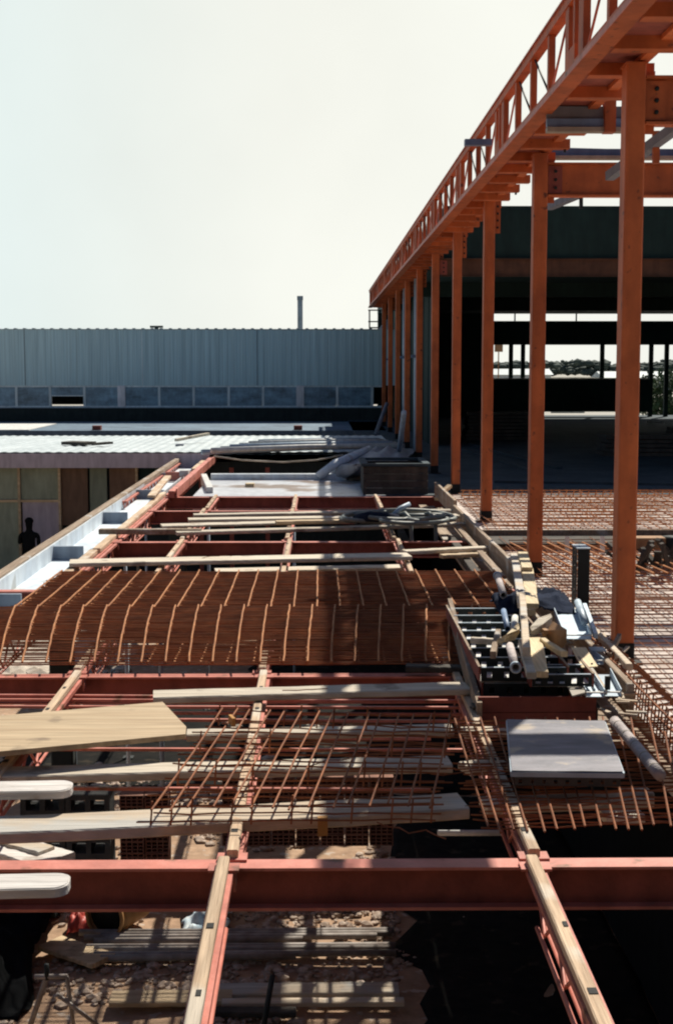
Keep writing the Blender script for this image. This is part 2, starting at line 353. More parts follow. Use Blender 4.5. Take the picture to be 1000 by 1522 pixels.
# ================================================================ roof edge girder
gx, gz0, gz1 = 2.02, 7.62, 8.28
root = thing('edge_girder', (2.3, 3, 7.6), 'orange open lattice girder running along the column tops under the sky', 'girder')
def P(name, mb, m=M['orange'], par=None): return build(name, mb, m, par or root)
P('top_chord', MB().box(gx, gx+.09, 2.5, 58, gz1-.075, gz1))
P('top_flange', MB().box(gx-.02, gx+.12, 2.5, 58, gz1+.0005, gz1+.012), M['red'])
P('bottom_chord', MB().box(gx+.001, gx+.11, 2.5, 58, gz0, gz0+.09))
P('bottom_flange', MB().box(gx-.025, gx+.125, 2.5, 58, gz0-.014, gz0-.0005), M['orange'])
P('outer_lip', MB().box(gx-.032, gx-.0255, 2.5, 58, gz0-.014, gz0+.03), M['red'])
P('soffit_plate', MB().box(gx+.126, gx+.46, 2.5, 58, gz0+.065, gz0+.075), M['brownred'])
P('inner_chord', MB().box(gx+.462, gx+.55, 2.5, 58, gz0+.03, gz0+.14))
bay = 4.75
for i in range(-2, 11):
    y0 = 11.27+bay*i
    for dy, w in ((0.35,.07),(.62,.16),(1.62,.09),(2.67,.09),(3.72,.09),(4.72,.2)):
        y = y0+dy
        if 2.6 < y < 57.9: P('upright', MB().box(gx+.012, gx+.07, y, y+w, gz0+.0905, gz1-.0755))
    for a, c, up in ((.75,1.6,1),(1.75,2.62,0),(2.8,3.68,0),(3.85,4.68,1)):
        if 2.6 < y0+a and y0+c < 57.9:
            z0, z1 = (gz0+.1, gz1-.09); 
            if up: z0, z1 = z1, z0
            P('brace_rod', MB().tube([(gx+.04, y0+a, z0), (gx+.04, y0+c, z1)], .011, 6), M['red'] if up else M['dark'])
    # gusset at the splice
    y = y0+.30
    if 2.6 < y < 57: P('gusset', MB().prism([Vector((gx+.008,0,0))+Vector((0,0,0))]*0 or [Vector((gx+.005,y,gz0+.22)),Vector((gx+.075,y,gz0+.22)),Vector((gx+.075,y+.42,gz0+.22)),Vector((gx+.005,y+.42,gz0+.22))], .128))
y = 3.0; k = 0
while y < 57.8:
    P('cross_channel', MB().box(gx+.127, gx+.64, y, y+.07, gz0-.03, gz0+.0645).box(gx+.127, gx+.64, y+.07, y+.15, gz0-.03, gz0-.022))
    if k % 2: P('hanger_bolt', MB().tube([(gx+.6, y+.1, gz0-.06), (gx+.6, y+.1, gz0-.031)], .014, 6), M['dark'])
    y += .95; k += 1
# ================================================================ roof beams
def ibeam(mb, p, q, z0, z1, w=.12, axis='x', t=.012, fl=.016):
    a, c = p, q
    if axis == 'x':
        x0, x1, y = a[0], c[0], a[1]
        mb.box(x0, x1, y-t/2, y+t/2, z0+fl, z1-fl); mb.box(x0, x1, y-w/2, y+w/2, z1-fl, z1); mb.box(x0, x1, y-w/2, y+w/2, z0, z0+fl)
    else:
        y0, y1, x = a[1], c[1], a[0]
        mb.box(x-t/2, x+t/2, y0, y1, z0+fl, z1-fl); mb.box(x-w/2, x+w/2, y0, y1, z1-fl, z1); mb.box(x-w/2, x+w/2, y0, y1, z0, z0+fl)
    return mb
for i, lab in ((0,'orange roof beam bolted to the nearest column, running out of the frame on the right'),
               (1,'orange roof beam bolted to the second nearest column, passing behind the nearest one'),
               (4,'dim orange roof beam across the front of the shaded hall')):
    Y = 11.38+4.75*i; r = thing('roof_beam', (CX+.1, Y, 7.16), lab, 'beam', 'orange beams crossing from the columns')
    build('web', MB().box(CX+.08 if i < 4 else 2.6, 17, Y-.05, Y-.038, 7.185, 7.515), M['orange'] if i < 4 else M['shaded_orange'], r)
    build('top_flange', MB().box(CX+.08, 17, Y-.11, Y+.04, 7.516, 7.535), M['orange'] if i < 4 else M['shaded_orange'], r)
    build('bottom_flange', MB().box(CX+.08, 17, Y-.11, Y+.04, 7.165, 7.184), M['orange'] if i < 4 else M['shaded_orange'], r)
    pl = build('end_plate', MB().box(CX+.085, CX+.24, Y-.066, Y-.051, 7.2, 7.5), M['brownred'] if i else M['orange'], r)
    for k in range(3):
        build('bolt', MB().tube([(CX+.165, Y-.09, 7.26+k*.09), (CX+.165, Y-.0665, 7.26+k*.09)], .018, 6), M['dark'], pl)
def member(name, p, q, w, h, m, lab, cat='beam', grp=None, **k):
    return solo(name, MB().bar(p, q, w, h, **k), m, lab, cat, grp)
r = thing('roof_purlin', (4, 13.4, 7.6), 'blue and grey steel purlin with beige underside ending at the nearest column', 'purlin', 'blue steel purlins under the open roof')
Yp = 13.4
za = lambda y, Y: ay(850, y, Y).z
build('grey_web', MB().box(2.1, 2.95, Yp, Yp+.04, za(176,Yp), za(158,Yp)), M['chim'], r)
build('blue_web', MB().box(2.1, 2.95, Yp-.03, Yp+.04, za(189,Yp), za(177,Yp)), M['blue'], r)
build('bottom_flange', MB().box(2.1, 2.96, Yp-.06, Yp+.06, za(197,Yp), za(190,Yp)), M['beige'], r)
build('end_plate', MB().box(ay(896,180,Yp).x, ay(912,180,Yp).x, Yp-.09, Yp+.06, za(198,Yp), za(150,Yp)), M['orange'], r)
r = thing('roof_purlin', (4, 17.2, 7.6), 'long blue steel purlin with beige underside behind the nearest column', 'purlin', 'blue steel purlins under the open roof')
Yp = 17.2
build('blue_web', MB().box(2.5, 17, Yp, Yp+.05, za(231,Yp), za(221,Yp)), M['blue'], r)
build('sloping_sheet', MB().bar((2.3, Yp+.5, za(213,Yp)), (4.6, Yp+.5, za(220,Yp)), .3, .035), M['blue'], r)
build('bottom_flange', MB().box(2.5, 17, Yp-.06, Yp+.08, za(237,Yp), za(232,Yp)), M['beige'], r)
member('roof_brace', ay(905,262,15), ay(1010,185,13.2), .09, .09, M['chim'], 'grey diagonal brace tube between the two near roof beams', 'brace', 'diagonal roof braces')
member('roof_brace', ay(815,308,24), ay(862,288,22), .12, .10, M['chim'], 'short grey diagonal brace below the second beam, above the dark hall roof', 'brace', 'diagonal roof braces')
member('hanger_strut', ay(974,195,13.8), ay(974,243,13.8), .06, .06, M['orange'], 'short orange hanger beside the diagonal brace at the right edge', 'hanger')
member('hanger_strut', ay(863,288,21), ay(863,310,21), .05, .05, M['dark'], 'thin dark hanger dropping onto the hall roof edge', 'hanger')
member('cantilever_beam', ay(690,212,17.2), ay(730,212,17.2), .12, .07, M['blue'], 'short blue steel stub poking out beyond the lattice girder against the sky', 'beam')
# ================================================================ shaded hall
hall = thing('hall', (15, 30.4, 3), 'dark open roofed hall behind the columns, windows in its far wall', 'building')
HX0, HX1, HY0, HY1 = 2.62, 32, 30.45, 64
def hp(name, mb, m=M['interior'], par=None): return build(name, mb, m, par or hall)
ztop = ay(900,308,30.4).z
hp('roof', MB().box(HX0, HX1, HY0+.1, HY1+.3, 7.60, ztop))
hp('roof_fascia', MB().box(HX0, HX1, HY0, HY0+.098, 7.56, ztop+.03))
hz = lambda y: ay(735, y, HY1).z
hp('lintel', MB().box(HX0, HX1, HY1, HY1+.15, hz(463), 7.598))
hp('spandrel', MB().box(HX0, HX1, HY1, HY1+.15, hz(512.5), hz(477)))
hp('blind_wall', MB().box(2.62, 7.72, HY1-.05, HY1+.12, 3.0, hz(463)-.002))
hp('sill_wall', MB().box(7.72, 14.8, HY1, HY1+.15, 3.22, hz(563)))
hp('side_wall', MB().box(HX1, HX1+.2, 31, HY1, 3.0, 7.59))
hp('window_ledge', MB().box(7.72, 14.8, HY1-.25, HY1-.001, hz(563)-.04, hz(563)+.03), M['farground'])
for x in (8.6, 9.14, 12.7, 14.9, 15.6, 17.6): hp('post', MB().box(x-.09, x+.09, HY1+.02, HY1+.2, 3.0 if x > 14 else hz(563)+.031, hz(512.5)-.001))
for x in (8.75, 11.5, 14.2, 16.8): hp('mullion', MB().box(x-.03, x+.03, HY1+.05, HY1+.09, hz(477)+.001, hz(463)-.001))
for Y in (40, 50):
    hp('ceiling_beam', MB().box(HX0, HX1, Y, Y+.2, 7.2, 7.598), M['interior'])
for i in range(2, 10):  # side wall cladding rails behind the far columns
    pass
# downpipes between the far columns
for px, Y, l in ((617, 38.2, 'nearest of the pale downpipes standing between the far columns'), (600, 43.0, 'middle pale downpipe between the far columns'), (578, 58.4, 'pale downpipe at the corner of the grey clad building')):
    c = ay(px, 600, Y)
    r = thing('downpipe', (c.x, Y, 3), l, 'pipe', 'pale pipes among the far columns')
    build('pipe', MB().tube([(c.x, Y, 3), (c.x, Y, 7.6)], .05, 10), M['pipeblue'], r)
    build('bracket', MB().box(c.x-.12, c.x+.12, Y-.06, Y+.06, 5.5, 5.58), M['blue'], r)
# black sheet screening the side of the hall behind the far columns
scr = MB(); k = 0
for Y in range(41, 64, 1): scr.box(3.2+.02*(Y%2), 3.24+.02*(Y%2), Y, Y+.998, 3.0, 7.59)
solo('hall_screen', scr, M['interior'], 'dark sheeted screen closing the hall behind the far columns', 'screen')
# loose boards and props on hall floor
for (a, c, z, m, l) in (((735,613,3.12),(762,613,3.12),.1,'white','thin pale board lying on the hall floor beside the third column'),
        ((818,613,3.12),(868,613,3.12),.1,'white','thin broken pale board on the dark hall floor between the two near columns'),
        ((962,627,3.1),(985,628,3.1),.12,'white','short sunlit scrap on the hall floor at the right edge'),
        ((690,668,3.02),(800,702,3.02),.2,'floor','grey board lying slanted on the hall floor'),
        ((700,660,3.02),(830,696,3.02),.15,'floor','second slanted grey board on the hall floor, farther back'),
        ((735,716,3.02),(1000,720,3.02),.16,'floor','long grey board across the hall floor behind the mesh')):
    p = az(*a); q = az(*c); solo('loose_board', MB().bar(p, q, z, .06), M[m], l, 'board', 'loose boards on the hall floor')
# stacked boards/clutter in hall
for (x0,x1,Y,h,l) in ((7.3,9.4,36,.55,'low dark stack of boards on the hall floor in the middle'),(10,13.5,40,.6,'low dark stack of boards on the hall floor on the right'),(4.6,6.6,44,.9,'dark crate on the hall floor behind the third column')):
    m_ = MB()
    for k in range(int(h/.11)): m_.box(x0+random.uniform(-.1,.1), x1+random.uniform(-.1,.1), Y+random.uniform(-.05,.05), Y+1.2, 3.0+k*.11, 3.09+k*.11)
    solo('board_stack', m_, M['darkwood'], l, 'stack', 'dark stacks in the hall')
solo('sign_board', MB().box(ay(735,510,75).x, ay(747,510,75).x, 75, 75.08, ay(735,523,75).z, ay(735,510,75).z).box(ay(740,523,75).x, ay(741.5,523,75).x, 75.02,75.1, 0, ay(735,523,75).z-.002), M['card'], 'small brown board on a post seen through the hall window, left', 'sign')
# ================================================================ far land
tr = MB()
for i in range(2600):
    x = random.uniform(50, 300); Y = random.uniform(560, 640)
    h = 6.8+1.8*noise.noise(Vector((x*.035, 0, 3)))+1.0*noise.noise(Vector((x*.12, 0, 9)))
    r_ = random.uniform(1.2, 2.6); stone(tr, (x, Y, max(1.0, random.uniform(.3, 1)*(h-r_*.4))), r_)
solo('treeline', tr, M['leaf2'], 'far dark line of trees on the horizon seen through the hall windows', 'woods', kind='stuff')
for i, (x0, x1, Y, h, l) in enumerate(((60,96,300,3.1,'long low white building before the trees, left window'),(104,135,280,2.4,'low white building before the trees, middle window'),(38,52,320,3.6,'low white shed seen through the leftmost hall window'))):
    r = thing('far_building', ((x0+x1)/2, Y, 0), l, 'building')
    build('wall', MB().box(x0, x1, Y, Y+12, 0, h-.4), M['white'], r)
    m_ = MB(); m_.add([(x0-.5,Y-.5,h-.398),(x1+.5,Y-.5,h-.398),(x1+.5,Y+12.5,h-.398),(x0-.5,Y+12.5,h-.398),(x0-.5,Y+6,h+.9),(x1+.5,Y+6,h+.9)], [(0,1,5,4),(3,4,5,2),(0,4,3),(1,2,5),(0,3,2,1)])
    build('roof', m_, M['whiteroof'], r)
def leafball(mb, c, rx, rz, n, s=.08):
    for _ in range(n):
        while True:
            v = Vector((random.uniform(-1,1), random.uniform(-1,1), random.uniform(-1,1)))
            if .25 < v.length < 1 and noise.noise(v*2.2+Vector(c)) > -.18: break
        p = Vector((c[0]+v.x*rx, c[1]+v.y*rx, c[2]+v.z*rz))
        a = Vector((random.uniform(-1,1), random.uniform(-1,1), random.uniform(-1,1))).normalized(); b_ = a.orthogonal().normalized()
        mb.add([p-a*s, p+b_*s*.6, p+a*s, p-b_*s*.6], [(0,1,2,3)])
for px, l in ((975, 'green bush outside the hall doorway at the right edge'), (996, 'second green bush at the right edge, half out of frame')):
    c = ay(px, 585, 82); r = thing('bush', (c.x, 82, 0), l, 'bush')
    mb = MB(); leafball(mb, (c.x, 82, 3.4), 1.3, 1.7, 900, .16); build('crown', mb, M['leaf'], r)
    build('stem', MB().tube([(c.x, 82, 0), (c.x+.1, 82, 1.4), (c.x, 82, 3.2)], .08, 6), M['darkwood'], r)
# terrace outside
f = MB(); f.box(14, 40, 64.4, 80, 2.2, 2.5); struct('terrace', f, M['conc'])
# ================================================================ grey clad building
r = thing('clad_building', (-8, 60, 0), 'long grey-green clad building across the back with a strip of windows', 'building')
GX0, GX1, GY = -34, 2.86, 60.0
gz = lambda y: ay(200, y, GY).z
zt, zc, zw, zb = gz(490), gz(573), gz(605), gz(637)
m_ = MB(); x = GX0; vs = []; fs = []
prof = []
while x < GX1: prof += [(x, GY), (x+.16, GY), (x+.19, GY+.009), (x+.35, GY+.009)]; x += .38
for i, (a, b_) in enumerate(prof): vs += [(a, b_, zc), (a, b_, zt)]
for i in range(len(prof)-1): fs.append((2*i, 2*i+2, 2*i+3, 2*i+1))
m_.add(vs, fs); build('cladding', m_, M['clad'], r)
build('backing', MB().box(GX0, GX1, GY+.06, GY+12, zc+.001, zt-.05), M['clad'], r)
for k_, x_ in enumerate((-31,-26.1,-21.3,-17,-12.3,-7.4,-2.6)):
    build('lap_strip', MB().box(x_, x_+.025, GY-.012, GY-.002, zc+.01, zt-.01), M['mullion' if k_ % 2 else 'chim'], r)
m_ = MB(); m_.box(GX0, GX1+.05, GY-.03, GY+.05, zt+.001, zt+.03)
x = GX0
while x < GX1: m_.box(x, x+.12, GY-.04, GY+.3, zt+.03, zt+.065); x += .38
build('roof_edge', m_, M['whiteroof'], r)
build('plinth', MB().box(GX0, GX1, GY-.02, GY+.3, 0, zw-.04), M['brickdark'], r)
build('window_sill', MB().box(GX0, GX1, GY-.08, GY+.2, zw-.039, zw), M['galv'], r)
build('back_wall', MB().box(GX0, GX1, GY+4, GY+4.2, zw, zc), M['dark'], r)
px_m = [-28,25,75,126,181,237,288,340,391,446,501,553,575]
for i in range(len(px_m)-1):
    a, c = ay(px_m[i], 590, GY).x, ay(px_m[i+1], 590, GY).x
    wide = px_m[i] in (181, 446)
    lw = .16 if wide else .05
    pr = build('pillar' if wide else 'mullion', MB().box(a-lw, a+lw, GY-.06 if wide else GY-.01, GY+.16, zw+.001, zc-.001), M['pillar'] if wide else M['mullion'], r)
    fr = build('window_frame', MB().box(a+lw+.002, c-.055, GY+.01, GY+.06, zc-.07, zc-.002).box(a+lw+.002, c-.055, GY+.01, GY+.06, zw+.002, zw+.05), M['mullion'], r)
    if px_m[i] == 75:
        build('window', MB().box(a+lw+.003, c-.056, GY+.02, GY+.035, (zw+zc)/2+.05, zc-.071), M['glass'], fr)
        build('bottom_rail', MB().box(a+lw+.003, c-.056, GY+.0, GY+.04, (zw+zc)/2, (zw+zc)/2+.049), M['mullion'], fr)
    elif px_m[i] != 553: build('window', MB().box(a+lw+.003, c-.056, GY+.02, GY+.035, zw+.051, zc-.071), M['glass'], fr)
# more to the left
c = ay(446, 470, 75)
ch = thing('chimney', (c.x, 75, 0), 'tall thin grey chimney behind the clad building', 'chimney')
build('stack', MB().bar((c.x,75,0),(c.x,75,ay(446,446,75).z), .27, .27, up=(0,1,0), bev=.03), M['chim'], ch)
build('cap', MB().bar((c.x,75,ay(446,446,75).z+.001),(c.x,75,ay(446,440,75).z), .31, .31, up=(0,1,0), bev=.03), M['chim'], ch)
vt = thing('roof_vent', (ay(233,487,64).x, 64, zt), 'small dark vent on the roof of the clad building', 'vent')
c = ay(233, 487, 64); m_ = MB()
build('cowl', MB().bar((c.x-.28,64,c.z+.04),(c.x+.28,64,c.z+.04), .3, .09, bev=.03), M['dark'], vt)
build('neck', MB().tube([(c.x,64,zt-.1),(c.x,64,c.z)], .09, 8), M['dark'], vt)
c = ay(560, 470, 58.6)
rl = thing('end_rail', (c.x, 58.6, 7), 'small scaffold guard rail at the far end of the lattice girder', 'guard rail')
for a, b_ in (((549,462),(549,488)),((564,462),(564,488))): build('rail_post', MB().tube([ay(*a,58.6), ay(*b_,58.6)], .03, 6), M['dark'], rl)
for a, b_ in (((547,461),(566,461)),((547,478),(572,478)),((550,487),(575,487))): build('rail', MB().tube([ay(*a,58.6), ay(*b_,58.6)], .03, 6), M['dark'], rl)
solo('roof_sheet_scrap', MB().prism([ay(562,489,58.3), ay(576,489,58.3), ay(576,474,59.3), ay(570,480,59.2)], .03), M['white'], 'pale crumpled sheet on the roof corner below the girder end', 'sheet')
# low roofs between
def corrugated(x0, x1, y0, y1, z0, z1, pitch=.3, amp=.035):
    m_ = MB(); vs = []; fs = []; N_ = int((x1-x0)/pitch*6)
    for i in range(N_+1):
        x = x0+(x1-x0)*i/N_; a = amp*math.sin(2*math.pi*x/pitch)
        vs += [(x, y0, z0+a), (x, y1, z1+a)]
    for i in range(N_): fs.append((2*i, 2*i+2, 2*i+3, 2*i+1))
    m_.add(vs, fs, True)
    vs2 = [(a, b_, c_-.06) for a, b_, c_ in vs]; m_.add(vs2, [tuple(reversed(q)) for q in fs], True)
    return m_
lb = thing('low_building', (-8, 34, 0), 'low flat building on the left with white ribbed roof and beige panels', 'building')
fz1, fz0 = ay(10,673,34).z, ay(10,695,34).z
build('roof', corrugated(-18, 1.9, 33.9, 43.5, fz1+.02, fz1-.06, .26, .008), M['whiteroof'], lb)
build('fascia', MB().box(-18, -2.6, 33.86, 33.96, fz0, fz1-.01), M['fascia'], lb)
build('wall_core', MB().box(-18, 1.9, 34.35, 43.3, 0, fz0+.1), M['dark'], lb)
fx = lambda px: ay(px, 720, 34.1).x
zmid = ay(10, 745, 34.1).z
def panel(a, c, z0, z1, m, Y=34.2, nm='panel'): return build(nm, MB().box(fx(a)+.03, fx(c)-.03, Y, Y+.06, z0, z1), m, lb)
panel(-160, -60, .05, zmid-.03, M['cream']); panel(-160, -60, zmid+.03, fz0-.01, M['cream'])
panel(-60, 28, .05, zmid-.03, M['cream']); panel(-60, 28, zmid+.03, fz0-.01, M['cream'])
panel(28, 88, zmid+.03, fz0-.01, M['cream'])
dr = panel(30, 88, .05, zmid-.03, M['fascia'], nm='door'); build('handle', MB().box(fx(80), fx(82), 34.14, 34.199, .95, 1.1), M['dark'], dr)
panel(88, 131, zmid-.6, fz0-.01, M['panelbrown'], 34.25); panel(88, 131, .05, zmid-.66, M['dark'], 34.25)
panel(131, 160, .05, fz0-.01, M['cream'], 34.22)
panel(160, 203, zmid-.4, fz0-.01, M['panelbrown'], 34.25); panel(203, 260, zmid-.1, fz0-.01, M['interior'], 34.25)
for px in (-60, 28, 88, 203): build('trim', MB().box(fx(px)-.03, fx(px)+.03, 34.14, 34.3, 0, fz0-.011), M['ply'], lb)
build('trim', MB().box(-18, fx(88)-.031, 34.15, 34.27, zmid-.028, zmid+.028), M['ply'], lb)
for px in (300, 345, 398): build('post', MB().box(fx(px)-.05, fx(px)+.05, 33.9, 34.0, 0, fz0), M['brownred'], lb)
# roof clutter
solo('roof_hatch', MB().bar(ay(262,666,37)-Vector((0,0,.0)), ay(273,666,37), .3, .22, bev=.02), M['chim'], 'small grey box on the white ribbed roof', 'roof box')
c0 = az(155,657,fz1+.1)
solo('roof_debris', MB().bar(az(100,658,fz1+.06), az(135,659,fz1+.06), .5, .08).bar(az(140,660,fz1+.08), az(165,658,fz1+.08), .15, .06), M['darkwood'], 'dark scraps lying on the white ribbed roof', 'scraps')
lb2 = thing('back_roof', (-10, 52, 0), 'far low roof below the clad building, white at its left end', 'roof')
build('roof_deck', MB().box(-30, 2.4, 50.5, 58.5, 2.75, 3.0), M['blueroof'], lb2)
build('white_sheet', MB().box(-30, ay(55,642,52).x, 50.6, 56, 3.003, 3.03), M['white'], lb2)
build('wall', MB().box(-30, 2.4, 50.7, 58.4, 0, 2.749), M['dark'], lb2)
for k, px in enumerate((145, 443)): build('upstand', MB().box(ay(px,640,51).x-.15, ay(px,640,51).x+.15, 50.8, 51.1, 3.003, 3.16), M['brownred'], lb2)
for a, c, l in (((65,640),(64+0,648),'x'),): pass
solo('roof_pole', MB().bar(az(262,654,fz1+.12), az(310,645,fz1+.2), .09, .07), M['woodx'], 'thin pole lying slanted behind the white ribbed roof', 'pole')
# white pipes on the far right of the roof
for k in range(7):
    z = fz1+.08+.10*(k % 2); y1, y2 = 672-k*2.6, 663-k*1.5
    p, q = az(300+k*14, y1, z), az(600-k*6, y2, z)
    solo('white_pipe', MB().tube([p, p.lerp(q,.5)+Vector((0,0,.02)), q], .06, 8), M['white'] if k % 3 else M['pipeblue'], 'long white pipe beyond the wet slab, '+['nearest of the bundle','second from the front of the bundle','third from the front of the bundle','middle one of the bundle','third from the back of the bundle','second from the back of the bundle','farthest of the bundle'][k], 'pipe', 'white pipes bundled beyond the wet slab')
# person
pr = thing('person', (-6.75, 33.0, 0), 'person in dark clothes standing at the pale door, one hand on it', 'person')
def skin(name, verts, edges, m, parent, sub=2):
    me = bpy.data.meshes.new(name); o_ = wloc(parent)
    me.from_pydata([Vector(v[:3]) for v in verts], edges, []); me.update()
    o = bpy.data.objects.new(name, me); COL.objects.link(o); o.parent = parent; me.materials.append(m)
    md = o.modifiers.new('s', 'SKIN'); md.use_smooth_shade = True
    for i, v in enumerate(verts): me.skin_vertices[0].data[i].radius = (v[3], v[3]*(v[4] if len(v) > 4 else 1))
    me.skin_vertices[0].data[0].use_root = True
    s_ = o.modifiers.new('d', 'SUBSURF'); s_.levels = sub; s_.render_levels = sub
    return o
V_ = [(0,0,.93,.17,.8),(0,0,1.12,.15,.75),(0,.02,1.32,.16,.65),(0,.01,1.45,.07),(0,.03,1.53,.075),(0,.02,1.62,.1),(0,.02,1.70,.085),
      (-.2,.02,1.38,.06),(-.25,.12,1.16,.045),(-.24,.42,1.22,.035),(-.24,.55,1.27,.03),(.2,.02,1.38,.06),(.23,-.02,1.1,.045),(.21,.05,.86,.035),(.2,.07,.77,.03),
      (-.09,0,.85,.09),(-.1,-.02,.48,.065),(-.1,.02,.09,.045),(-.1,-.0,.04,.04),(.09,0,.85,.09),(.12,.02,.48,.065),(.13,.06,.09,.045),(.13,.02,.04,.04)]
E_ = [(0,1),(1,2),(2,3),(3,4),(4,5),(5,6),(2,7),(7,8),(8,9),(9,10),(2,11),(11,12),(12,13),(13,14),(0,15),(15,16),(16,17),(17,18),(0,19),(19,20),(20,21),(21,22)]
skin('body', V_, E_, M['black'], pr)
m_ = MB(); vs = []
def ball(c, rx, ry, rz, n=10):
    mb = MB(); vs = []; fs = []
    for a in range(n+1):
        for b_ in range(n): th = math.pi*a/n; f_ = 2*math.pi*b_/n; vs.append((c[0]+rx*math.sin(th)*math.cos(f_), c[1]+ry*math.sin(th)*math.sin(f_), c[2]+rz*math.cos(th)))
    for a in range(n):
        for b_ in range(n): fs.append((a*n+b_, (a+1)*n+b_, (a+1)*n+(b_+1) % n, a*n+(b_+1) % n))
    mb.add(vs, fs, True); return mb
build('hair', ball((-6.75, 33.03, 1.69), .105, .115, .09), M['black'], pr)
build('hand', MB().tube([(-6.99,33.55,1.25), (-6.99,33.62,1.29), (-6.98,33.68,1.34)], .03, 6), M['skin'], pr)
# ================================================================ left trough (box gutter)
gt = thing('box_gutter', (-3.05, 24, 2.9), 'long pale lined trough edged with timber running back on the left', 'gutter')
build('trough_floor', MB().box(-3.33, -2.82, 12, 36, 2.84, 2.87), M['trough'], gt)
build('trough_side', MB().box(-3.36, -3.332, 12, 36, 2.84, 3.06), M['trough'], gt)
build('trough_side', MB().box(-2.818, -2.80, 12, 36, 2.84, 3.03), M['trough'], gt)
ob = MB(); ob.bar((-3.43,12,3.04),(-3.36,36.2,3.06), .11, .09, seg=16, jit=.004, bev=.01); build('outer_timber', ob, M['woodyg'], gt)
for y0, y1 in ((12,17.3),(17.4,25.2),(31,36)): build('inner_timber', MB().bar((-2.74,y0,3.03),(-2.76,y1,3.03), .10, .06, seg=8, jit=.003, bev=.008), M['woody'], gt)
for Y in (14.0, 17.75, 21.9, 25.9, 30, 34.3): build('divider', MB().box(-3.331, -2.96 if Y < 26 else -2.83, Y, Y+.05, 2.871, 3.04), M['divider'], gt)
# ================================================================ beams and joists
BY = [6.4, 10.44, 14.48, 18.5, 22.5, 24.9]
blab = ['red steel beam nearest the camera, across the bottom of the frame','second red steel beam from the camera, just before the big curved mesh',
        'red steel beam hidden under the curved rusty mesh','red steel beam just behind the long plank beyond the curved mesh',
        'red steel beam under the loose battens and hose','deep brown steel beam ending the open bays before the wet slab']
for i, Y in enumerate(BY):
    x0 = -6 if i < 3 else -2.72; x1 = 2.19
    m = M['red']; zt_ = 3.0
    r = thing('steel_beam', (0, Y, 2.8), blab[i], 'beam', 'red steel beams crossing the open bays')
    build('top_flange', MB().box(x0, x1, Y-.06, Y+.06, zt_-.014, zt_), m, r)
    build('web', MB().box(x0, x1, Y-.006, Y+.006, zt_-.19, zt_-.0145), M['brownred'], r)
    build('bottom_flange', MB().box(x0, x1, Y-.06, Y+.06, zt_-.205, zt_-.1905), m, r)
    if i == 5:
        for xx in (-1.85, -.42): build('notch_plate', MB().box(xx-.07, xx+.07, Y-.075, Y-.061, 2.93, 3.01), M['red'], r)
def joist(name, X, y0, y1, lab, grp='red lattice joists with timber strips on top', timber=True, depth=.2):
    r = thing(name, (X, y0, 2.78), lab, 'joist', grp)
    L_ = y1-y0; zt_ = 3.0
    if timber:
        t = MB(); t.bar((X-.0, y0+.05, zt_+.028), (X+random.uniform(-.02,.02), y1-.03, zt_+.026), .054, .045, seg=10, jit=.0025, bev=.006)
        tm = build('timber_strip', t, M['woody'], r)
        for k in range(int(L_/.62)):
            yy = y0+.3+k*.62; build('bolt_hole', MB().box(X-.014+random.uniform(-.008,.008), X+.012, yy, yy+.05, zt_+.0505, zt_+.0525), M['foot'], tm)
    for s_, nm in ((-1,'top_angle'),(1,'top_angle')):
        build(nm, MB().box(X+s_*.026-.018, X+s_*.026+.018, y0+.07, y1-.07, zt_-.03, zt_-.001), M['red'], r)
    for s_ in (-1, 1):
        build('bottom_chord', MB().tube([(X+s_*.02, y0+.28, zt_-depth), (X+s_*.02, y1-.28, zt_-depth)], .011, 6), M['red'], r)
    n = max(4, int(L_/.26)); z = MB(); pts = []
    for k in range(n+1):
        yy = y0+.12+(L_-.24)*k/n; pts.append(Vector((X, yy, zt_-.03 if k % 2 == 0 else zt_-depth)))
    z.tube(pts, .010, 6); build('zigzag_web', z, M['red'], r)
    for yy in (y0+.02, y1-.12): build('end_cleat', MB().box(X-.07, X+.07, yy, yy+.1, zt_+.0005, zt_+.012).box(X+.045, X+.057, yy, yy+.1, zt_-.09, zt_), M['red'], r)
    return r
JX = [(-1.80,'left'), (-.42,'middle'), (.99,'right')]
ends = [1.5]+BY
baylab = ['nearest, cut by the frame bottom', 'between the first and second beams', 'under the curved mesh', 'just beyond the curved mesh', 'in the bay before the hose', 'in the last bay before the brown beam']
for X, side in JX:
    for k in range(6):
        dx = {0:.0, 1:.012, 2:-.01, 3:.02, 4:0, 5:.01}[k] + ((-.06 if k == 0 else 0) if side == 'middle' else 0)*.3
        joist('lattice_joist', X+dx, ends[k], ends[k+1], 'timber-topped red joist, %s row, %s' % (side, baylab[k]))
for k in range(2, 6):
    joist('lattice_joist', -2.66, ends[k], ends[k+1], 'red joist beside the trough, %s' % baylab[k], timber=False, depth=.24)
joist('lattice_joist', -2.7, 25.2, 33.5, 'far red lattice joist beside the trough, past the deep brown beam', timber=False, depth=.24)
for (X, l) in ((-3.32,'red lattice joist under the outer timber of the trough'),): joist('lattice_joist', X, 24, 36, l, timber=False, depth=.25)
